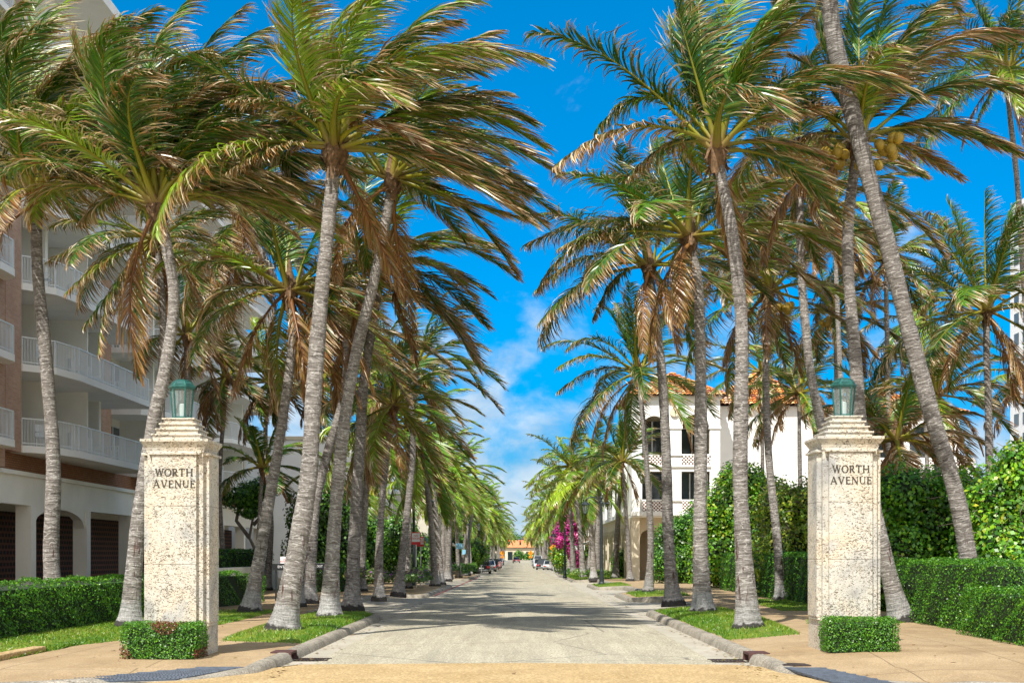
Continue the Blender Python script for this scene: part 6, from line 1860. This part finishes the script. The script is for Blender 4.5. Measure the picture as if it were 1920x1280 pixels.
HP(48, 42, [(556, 1110), (572, 940), (586, 780), (590, 640), (560, 500), (480, 400), (428, 340)], 0.17, 'palm whose crown fills the gap between the curving and the thickest left palms',
   [((520, 300), (600, 420), 0, .5), ((500, 230), (600, 260), 1, .3), ((380, 300), (330, 400), 0, .6)], n=18, dry=.4, wind=.28, elmin=10, M=54, ndead=1)
# ------------------------------------------------------------------ street lamps
def street_lamp(loc, side, label, h=5.2, arm=0.85):
    """side = direction of the bracket arm along x"""
    r = empty('street_lamp', loc, label, 'street lamp', 'bracket street lamps')
    mb = MB(); mb.lathe((0, 0, 0), [(0.17, 0), (0.17, 0.12), (0.13, 0.2), (0.12, 0.75), (0.095, 0.85), (0.085, 1.0), (0.06, h-0.3), (0.075, h-0.28), (0.075, h-0.2), (0.055, h-0.15), (0.055, h), (0.09, h+0.03), (0.09, h+0.08), (0.03, h+0.2), (0.01, h+0.32)], 12)
    mb.build('post', MAT['post'], r, smooth=False)
    mb = MB(); pts = []
    for k in range(11):
        u = k/10; pts.append((side*arm*u, 0, h-0.25 + 0.30*math.sin(u*math.pi*0.9) + 0.1*u))
    mb.tube(pts, [0.032]*11, 8)
    mb.tube([(-side*0.28, 0, h-0.25), (0, 0, h-0.2)], 0.03, 8); mb.tube([(-side*0.30, 0, h-0.30), (-side*0.30, 0, h-0.18)], 0.05, 8)
    mb.build('bracket', MAT['post'], r, smooth=True)
    x = side*arm; z = h-0.07
    mb = MB(); mb.lathe((x, 0, z-0.78), [(0.03, 0), (0.06, 0.03), (0.10, 0.10), (0.02, 0.101)], 8); mb.lathe((x, 0, z-0.25), [(0.235, 0), (0.25, 0.03), (0.20, 0.08), (0.09, 0.17), (0.05, 0.19), (0.05, 0.26)], 8)
    for k in range(8):
        a = 2*math.pi*(k+0.5)/8
        mb.bar((x+0.10*math.cos(a), 0.10*math.sin(a), z-0.68), (x+0.215*math.cos(a), 0.215*math.sin(a), z-0.24), 0.022)
    ln = mb.build('lantern', MAT['post'], r)
    mb = MB(); mb.lathe((x, 0, z-0.68), [(0.09, 0), (0.205, 0.43)], 8); mb.build('glass', MAT['lglass'], ln)
    return r
def lamp_at(px, py_base, Z, side, label, top=None, h=None):
    x = (px-VX)/FPX*Z; z = gz(x, Z)
    if top is not None: h = (CAM_H+(VY-top)/FPX*Z) - z
    return street_lamp((x, Z, z), side, label, h)
lamp_at(776, 1100, 74, 1, 'dark street lamp with hanging lantern, nearest on the left', top=930)
lamp_at(846, 1090, 96, 1, 'dark street lamp second from the front on the left side', top=955)
lamp_at(880, 1080, 122, 1, 'dark street lamp third from the front on the left near the black car', top=978)
lamp_at(1128, 1102, 73, -1, 'tall dark street lamp post nearest on the right, before the cream arcade', top=935)
lamp_at(1059, 1083, 104, -1, 'slim dark street lamp before the bougainvillea on the right', top=997)

# ------------------------------------------------------------------ signs
def text_mesh(txt, size, mat, parent, loc, name='lettering', cx=True):
    cu = bpy.data.curves.new('txt', 'FONT'); cu.body = txt; cu.size = size; cu.extrude = 0.003
    cu.align_x = 'CENTER'; cu.align_y = 'CENTER'
    o = bpy.data.objects.new('txt', cu); col.objects.link(o)
    bpy.context.view_layer.update()
    dg = bpy.context.evaluated_depsgraph_get()
    me = bpy.data.meshes.new_from_object(o.evaluated_get(dg))
    me.materials.clear(); me.materials.append(mat)
    n = bpy.data.objects.new(name, me); col.objects.link(n); n.parent = parent
    n.location = loc; n.rotation_euler = (R(90), 0, 0)
    bpy.data.objects.remove(o)
    return n
def sign(px, ytop, Z, w, h, colr, label, post='galv', text=None, tcol=None, kind='plate', lower=None):
    x = (px-VX)/FPX*Z; z0 = gz(x, Z)-0.02; zt = CAM_H+(VY-ytop)/FPX*Z
    r = empty('road_sign', (x, Z, z0), label, 'sign')
    zt -= z0
    mb = MB(); mb.tube([(0, 0, 0), (0, 0, zt-0.02)], 0.032, 8); mb.build('post', MAT[post], r)
    mb = MB()
    if kind == 'diamond':
        c = zt-h/2; mb.add([(0, -0.045, c-h/2), (w/2, -0.045, c), (0, -0.045, c+h/2), (-w/2, -0.045, c), (0, -0.035, c-h/2), (w/2, -0.035, c), (0, -0.035, c+h/2), (-w/2, -0.035, c)], [(0, 1, 2, 3), (7, 6, 5, 4), (0, 4, 5, 1), (1, 5, 6, 2), (2, 6, 7, 3), (3, 7, 4, 0)])
    else:
        mb.box(-w/2, w/2, -0.045, -0.035, zt-h, zt)
    pl = mb.build('sign_plate', MAT[colr], r)
    if kind == 'diamond':
        c = zt-h/2; mb = MB()        # walking figure
        mb.tube([(0.02, -0.05, c+0.24), (0.02, -0.052, c+0.24)], 0.05, 8)
        mb.tube([(0.02, -0.051, c+0.20), (0.02, -0.053, c+0.20)], 0.055, 10)
        for a, b, t in (((0.0, 0.14), (0.0, -0.04), 0.10), ((0.0, -0.02), (0.13, -0.26), 0.06), ((0.0, -0.02), (-0.12, -0.26), 0.06), ((0.0, 0.12), (0.14, -0.02), 0.045), ((0.0, 0.12), (-0.13, 0.0), 0.045)):
            mb.bar((a[0], -0.052, c+a[1]), (b[0], -0.052, c+b[1]), t, 0.008)
        mb.build('walking_symbol', MAT['black'], pl)
        mb = MB(); mb.box(-0.3, 0.3, -0.045, -0.035, zt-h-0.36, zt-h-0.04); lp = mb.build('arrow_plate', MAT[colr], r)
        mb = MB(); c = zt-h-0.2; mb.bar((0.16, -0.052, c+0.07), (-0.14, -0.052, c-0.07), 0.05, 0.008); mb.bar((-0.16, -0.053, c-0.08), (0.0, -0.053, c-0.08), 0.045, 0.008); mb.bar((-0.15, -0.053, c-0.08), (-0.12, -0.053, c+0.06), 0.045, 0.008)
        mb.build('arrow_symbol', MAT['black'], lp)
    if lower:
        mb = MB(); mb.box(-w/2+0.03, w/2-0.03, -0.049, -0.046, zt-h*0.78, zt-0.05); mb.build('white_field', MAT['signwhite'], pl)
        text_mesh('NO\nPARKING', 0.14, MAT['signred'], pl, (0, -0.051, zt-h*0.40))
    if text:
        text_mesh(text[0], text[1], MAT[text[2]], pl, (0, -0.049, zt-h/2))
    return r
sign(780, 997, 69, 0.46, 0.62, 'signred', 'red and white no parking sign on a white post, taller of the left pair', lower=True)
sign(788.5, 1006, 73, 0.40, 0.50, 'signred', 'smaller red sign on a white post just behind the no parking sign', lower=True)
sign(794.5, 1006, 80, 0.46, 0.52, 'signblue', 'light blue parking sign right of the red signs')
sign(862, 1018, 104, 0.55, 0.42, 'signblue', 'light blue parking sign on a dark post by the left shrubs', post='post')
sign(872, 1030, 125, 0.5, 0.42, 'signblue', 'small blue parking sign behind the left street lamps', post='post')
sign(677, 961, 70, 0.30, 0.80, 'signblue', 'narrow blue vertical sign partly behind the third verge palm')
sign(902.5, 1017, 146, 0.95, 0.95, 'signyellow', 'amber pedestrian warning sign with arrow on the left', kind='diamond')
sign(942, 1031, 235, 0.95, 0.95, 'signyellow', 'farther amber pedestrian warning sign on the left', kind='diamond')
sign(1038, 1018, 146, 0.95, 0.95, 'signyellow', 'orange pedestrian warning sign with arrow on the right', kind='diamond')
sign(995, 1031, 235, 0.95, 0.95, 'signyellow', 'farther orange pedestrian warning sign on the right', kind='diamond')
sign(1079.5, 1022, 118, 0.26, 0.42, 'signwhite', 'small white parking sign left of the right row palm trunk', post='post')
sign(1093.5, 1021, 112, 0.26, 0.42, 'signwhite', 'small white parking sign right of the right row palm trunk', post='post')
# driveway signs
def low_sign(px, py, Z, w, h, txt, label):
    c = W(px, py, Z); g = gz(c.x, Z)
    r = empty('driveway_sign', (c.x, Z, g), label, 'sign', None)
    mb = MB(); mb.box(-w/2, w/2, -0.03, 0.03, c.z-g-h/2, c.z-g+h/2); p = mb.build('sign_plate', MAT['black'], r, bevel=0.008)
    for q in (-w/2+0.1, w/2-0.16):
        mb = MB(); mb.box(q, q+0.06, -0.025, 0.025, 0, c.z-g-h/2); mb.build('post', MAT['black'], r)
    text_mesh(txt, h*0.52, MAT['signwhite'], p, (0, -0.036, c.z-g))
low_sign(531, 1062, 47.5, 0.75, 0.24, 'ENTER', 'black sign lettered ENTER by the left hedge')
low_sign(599, 1061, 47.5, 0.55, 0.22, 'EXIT', 'black sign lettered EX, cut off by the second verge palm')
sign(534, 1043, 49, 0.3, 0.28, 'signwhite', 'small white and red notice above the enter sign', text=('NO\nPARKING', 0.07, 'signred'))

# traffic signals far away
def signal(px, py, Z, label):
    c = W(px, py, Z); g = gz(c.x, Z)
    r = empty('traffic_signal', (c.x, Z, g), label, 'traffic light', 'traffic lights at the far crossing')
    mb = MB(); mb.box(-0.2, 0.2, -0.15, 0.15, c.z-g-0.55, c.z-g+0.55); mb.build('housing', MAT['black'], r)
    m, nt, b = M_new('red_light'); b.inputs['Emission Color'].default_value = (1, 0.05, 0.02, 1); b.inputs['Emission Strength'].default_value = 2.5; b.inputs['Base Color'].default_value = (0.5, 0.02, 0.02, 1)
    for k in range(3):
        mb = MB(); mb.tube([(0, -0.17, c.z-g+0.35-0.35*k), (0, -0.15, c.z-g+0.35-0.35*k)], 0.13, 12)
        mb.build('lens', m if k == 0 else MAT['darkroom'], r)
    mb = MB(); sx = -1 if px < 965 else 1
    mb.tube([(sx*(6.2-abs(c.x)), 0, 0), (sx*(6.2-abs(c.x)), 0, c.z-g+0.7), (0, 0, c.z-g+0.75)], 0.08, 8); mb.build('mast', MAT['post'], r)
signal(955, 1016, 330, 'red traffic light hanging at the far crossing, left of the two')
signal(975.5, 1017, 332, 'red traffic light hanging at the far crossing, right of the two')

# ------------------------------------------------------------------ cars
def carpaint(name, c):
    m = simple(name, c, 0.25, 0.2, 0.03, 2, coat=0.8); return m
PAINT = {k: carpaint(k+'_paint', v) for k, v in dict(black=(0.012, 0.016, 0.025), white=(0.78, 0.79, 0.80), grey=(0.2, 0.21, 0.22), silver=(0.5, 0.52, 0.54), red=(0.22, 0.03, 0.03), blue=(0.04, 0.08, 0.16)).items()}
def make_car(kind):
    r = empty('parked_car', (0, 0, 0), 'x', 'car', 'cars parked along the avenue')
    suv = kind == 'suv'; van = kind == 'van'
    Lc, Wd, Hh = (4.8, 1.92, 1.72) if suv else (5.2, 2.0, 2.3) if van else (4.6, 1.82, 1.44)
    # sections along y (rear at y=0): (y, half width, z low, z belt)
    hw = Wd/2; bl_ = 1.0 if suv else 1.2 if van else 0.86
    sec = [(0.0, hw*0.80, 0.45, bl_*0.80), (0.08, hw*0.93, 0.30, bl_*0.96), (0.5, hw, 0.24, bl_), (Lc*0.5, hw, 0.22, bl_*0.99), (Lc*0.78, hw, 0.24, bl_*0.95), (Lc*0.93, hw*0.93, 0.26, bl_*0.82), (Lc, hw*0.78, 0.38, bl_*0.62)]
    vs = []; n = 8
    for (y, w, a, b) in sec:
        vs += [(-w*0.92, y, a), (w*0.92, y, a), (w, y, a+0.15), (w*1.0, y, (a+b)/2), (w*0.94, y, b-0.05), (w*0.86, y, b), (-w*0.86, y, b), (-w*0.94, y, b-0.05)]
        vs += [(-w*1.0, y, (a+b)/2), (-w, y, a+0.15)]
    n = 10; fs = []
    for i in range(len(sec)-1):
        for k in range(n): fs.append((i*n+k, (i+1)*n+k, (i+1)*n+(k+1) % n, i*n+(k+1) % n))
    fs.append(tuple(range(n))); fs.append(tuple((len(sec)-1)*n+k for k in range(n-1, -1, -1)))
    mb = MB(); mb.add(vs, fs)
    # roof shell
    y0, y1, y2, y3 = (0.12, 0.45, Lc*0.52, Lc*0.72) if suv else (0.1, 0.2, Lc*0.7, Lc*0.86) if van else (0.55, 1.25, Lc*0.52, Lc*0.72)
    wr = hw*0.68; wb = hw*0.86
    mb.add([(-wr, y1, Hh-0.03), (wr, y1, Hh-0.03), (wr, y2, Hh-0.04), (-wr, y2, Hh-0.04), (-wr, y1, Hh), (wr, y1, Hh), (wr*0.95, (y1+y2)/2, Hh+0.02), (-wr*0.95, (y1+y2)/2, Hh+0.02), (wr, y2, Hh), (-wr, y2, Hh)], [(4, 5, 6, 7), (7, 6, 8, 9), (0, 1, 5, 4), (1, 2, 8, 6, 5), (2, 3, 9, 8), (3, 0, 4, 7, 9)])
    for sx in (-1, 1):
        for (ya, yb) in ((y0, y1), (y3, y2)): mb.bar((sx*wb, ya, bl_-0.03), (sx*wr, yb, Hh-0.02), 0.07, 0.07)
        mb.bar((sx*wb, (y1+y2)/2, bl_-0.03), (sx*wr, (y1+y2)/2, Hh-0.02), 0.06, 0.06)
    body = mb.build('body', PAINT['white'], r, bevel=0.03)
    mb = MB(); e = 0.02
    mb.add([(-wb+e, y0, bl_-0.02), (wb-e, y0, bl_-0.02), (wb-e, y3, bl_-0.02), (-wb+e, y3, bl_-0.02), (-wr+e, y1, Hh-0.03), (wr-e, y1, Hh-0.03), (wr-e, y2, Hh-0.03), (-wr+e, y2, Hh-0.03)], [(0, 1, 5, 4), (1, 2, 6, 5), (2, 3, 7, 6), (3, 0, 4, 7)])
    mb.build('window', MAT['carglass'], r)
    for sx in (-1, 1):
        for yy in (0.95, Lc-0.9):
            rr = 0.36 if suv or van else 0.32
            w = empty_part('wheel', r, (sx*(hw-0.10), yy, rr))
            mb = MB(); mb.tube([(-0.11, 0, 0), (0.11, 0, 0)], rr, 18); t = mb.build('tyre', MAT['tyre'], w)
            mb = MB(); mb.tube([(sx*0.10, 0, 0), (sx*0.125, 0, 0)], rr*0.62, 14); mb.build('rim', MAT['rim'], w)
        mb = MB(); mb.box(*sorted((sx*(hw*0.60), sx*(hw*0.90))), -0.03, 0.06, bl_*0.62, bl_*0.84); mb.build('taillight', MAT['signred'], r, bevel=0.01)
        mb = MB(); mb.box(*sorted((sx*(hw*0.48), sx*(hw*0.82))), Lc-0.08, Lc+0.02, bl_*0.48, bl_*0.62); mb.build('headlight', MAT['signwhite'], r, bevel=0.01)
        mb = MB(); mb.box(*sorted((sx*hw*0.96, sx*(hw+0.16))), y3-0.35, y3-0.2, bl_-0.02, bl_+0.12); mb.build('mirror', PAINT['black'], r, bevel=0.02)
    mb = MB(); mb.box(-0.26, 0.26, -0.025, 0.0, bl_*0.55, bl_*0.68); mb.build('licence_plate', MAT['signwhite'], r)
    mb = MB(); mb.box(-hw*0.85, hw*0.85, -0.06, 0.04, 0.32, 0.48); mb.build('bumper', PAINT['grey'], r, bevel=0.02)
    return r
def empty_part(name, parent, loc):
    # hub disc carries tyre and rim
    mb = MB(); mb.tube([(-0.04, 0, 0), (0.04, 0, 0)], 0.1, 10)
    o = mb.build(name, MAT['tyre'], parent); o.location = loc
    return o
cars = {k: make_car(k) for k in ('suv', 'sedan', 'van')}
cused = set()
def park(kind, x, y, paint, label, front=False):
    rot = math.pi if front else 0
    loc = (x, y+(4.7 if front else 0), rz(y)+0.006)
    if kind not in cused: cused.add(kind); r = cars[kind]; r.location = loc; r.rotation_euler = (0, 0, rot)
    else: r = copy_tree(cars[kind], loc, rot)
    r['label'] = label
    for c in kids(r):
        if c.name.startswith('body'):
            c.material_slots[0].link = 'OBJECT'; c.material_slots[0].material = PAINT[paint]
    return r
park('suv', -4.15, 149, 'black', 'black SUV parked on the left, nearest car of the left row')
park('sedan', -3.95, 176, 'silver', 'silver white saloon parked right behind the black SUV on the left')
park('suv', -4.4, 190, 'grey', 'dark grey SUV parked on the left between the silver saloon and the walking woman')
park('sedan', -4.3, 222, 'black', 'dark saloon parked on the left beyond the walking woman in pink')
park('suv', -4.4, 240, 'blue', 'dark blue SUV, fifth car along the left curb')
park('sedan', -4.4, 262, 'white', 'white saloon, sixth car along the left curb')
park('sedan', -4.5, 292, 'grey', 'grey car parked far along the left curb')
park('sedan', -4.5, 310, 'black', 'black car parked farthest along the left curb')
park('sedan', 4.45, 212, 'white', 'white saloon parked on the right, nearest of the right row')
park('suv', 3.5, 214, 'black', 'black SUV with red taillights beside the white saloon on the right')
park('suv', 3.35, 247, 'white', 'white SUV facing the camera in the right row', front=True)
park('van', 3.5, 270, 'white', 'white van parked behind the white SUV on the right', front=True)
park('sedan', 3.4, 290, 'silver', 'silver car parked behind the white van on the right', front=True)
park('sedan', -0.9, 345, 'red', 'dark red car driving in the middle of the far avenue')

# ------------------------------------------------------------------ people
def person(loc, rot, h, top, bottom, label, skirt=True, step=0.12):
    """one skinned body, hair and clothes as children"""
    s = h/1.7
    bm = bpy.data.meshes.new('person')
    J = dict(pel=(0, 0, .95), ch=(0, 0, 1.28), nk=(0, 0, 1.43), hd=(0, -.01, 1.53), tp=(0, -.01, 1.66),
             sl=(-.17, 0, 1.38), el=(-.23, .03, 1.12), wl=(-.24, -.04, .88), hl=(-.24, -.06, .80), sr=(.17, 0, 1.38), er=(.23, .0, 1.12), wr=(.24, -.08, .90), hr=(.24, -.11, .82),
             pl=(-.09, 0, .9), kl=(-.10, -step*.6, .50), al=(-.10, -step*.4, .08), tl=(-.10, -step*.4-.14, .03), pr=(.09, 0, .9), kr=(.10, step*.2, .50), ar=(.10, step+.04, .10), tr=(.10, step-.08, .03))
    Rr = dict(pel=.14, ch=.13, nk=.055, hd=.085, tp=.07, sl=.055, el=.04, wl=.028, hl=.03, sr=.055, er=.04, wr=.028, hr=.03, pl=.09, kl=.055, al=.035, tl=.035, pr=.09, kr=.055, ar=.035, tr=.035)
    K_ = list(J)
    E = [('pel', 'ch'), ('ch', 'nk'), ('nk', 'hd'), ('hd', 'tp'), ('ch', 'sl'), ('sl', 'el'), ('el', 'wl'), ('wl', 'hl'), ('ch', 'sr'), ('sr', 'er'), ('er', 'wr'), ('wr', 'hr'), ('pel', 'pl'), ('pl', 'kl'), ('kl', 'al'), ('al', 'tl'), ('pel', 'pr'), ('pr', 'kr'), ('kr', 'ar'), ('ar', 'tr')]
    bm.from_pydata([tuple(c*s for c in J[k]) for k in K_], [(K_.index(a), K_.index(b)) for a, b in E], [])
    o = bpy.data.objects.new('person', bm); col.objects.link(o)
    bm.materials.append(MAT['skin'])
    sk = o.modifiers.new('skin', 'SKIN')
    for i, k in enumerate(K_): bm.skin_vertices[0].data[i].radius = (Rr[k]*s, Rr[k]*s)
    bm.skin_vertices[0].data[0].use_root = True
    o.modifiers.new('sub', 'SUBSURF').levels = 1
    o.location = loc; o.rotation_euler = (0, 0, rot)
    tag(o, label, 'person')
    mb = MB(); mb.lathe((0, 0, 0), [(.175*s, .90*s), (.165*s, 1.05*s), (.16*s, 1.2*s), (.18*s, 1.34*s), (.15*s, 1.41*s), (.07*s, 1.44*s)], 14); mb.build('top', top, o, smooth=True)
    mb = MB(); mb.lathe((0, 0, 0), [(.24*s if skirt else .19*s, .55*s), (.21*s, .75*s), (.175*s, .95*s), (.16*s, 1.0*s)], 14); mb.build('skirt', bottom, o, smooth=True)
    mb = MB(); mb.lathe((0, .02*s, 0), [(.06*s, 1.40*s), (.10*s, 1.48*s), (.112*s, 1.58*s), (.095*s, 1.69*s), (.04*s, 1.745*s)], 12); mb.build('hair', MAT['hair'], o, smooth=True)
    return o
person((-6.55, 90, gz(-6.55, 90)), math.pi, 1.6, MAT['skin'], MAT['darkcloth'], 'woman with dark hair and dark skirt walking on the left pavement behind the sign posts')
person((-3.0, 205, rz(205)+0.006), math.pi, 1.6, MAT['pinkcloth'], MAT['pinkcloth'], 'woman in a pale pink dress walking beside the parked cars on the left')

# fallen scraps on the pavement
mb = MB(); mb.add([(0, 0, 0.012), (0.05, 0.02, 0.012), (0.07, 0.06, 0.03), (0.01, 0.05, 0.02)], [(0, 1, 2, 3)])
tag(mb.build('fallen_leaf', MAT['boot'], loc=(-0.12, 19.6, 0.012)), 'small brown fallen leaf on the tan crosswalk', 'leaf')

# ------------------------------------------------------------------ litter along the gutters and under the palms
rng = np.random.default_rng(77)
pts = []
for k in range(520):
    y = 19 + 45*rng.uniform()**1.3
    if rng.uniform() < 0.6:
        sd_ = rng.choice([-1, 1]); x = sd_*(3.58 - abs(rng.normal(0, 0.16))); z = 0.016
    else:
        sd_ = rng.choice([-1, 1]); x = sd_*(4.0+rng.uniform(0, 4.5))
        if abs(x) < abs(xl(y) if x < 0 else xr(y)) + 0.25: continue
        z = gz(x, y)+0.008
    pts.append((x, y, z))
pts = np.array(pts); n = len(pts)
V, F, C = leaf_quads(pts, np.tile([0, 0, 1.0], (n, 1)), 0.09, pick(rng, np.array([[0.20, 0.10, 0.04], [0.32, 0.22, 0.10], [0.10, 0.06, 0.03], [0.22, 0.20, 0.05]]), n), rng, 0.12, 0.35)
V[:, 2] = np.maximum(V[:, 2], np.repeat(pts[:, 2], 4)-0.001)
tag(mesh_np('leaf_litter', V, F, MAT['leaf'], cols=C), 'dry brown leaf scraps scattered along the gutters and pavements', 'leaf litter', kind='stuff')
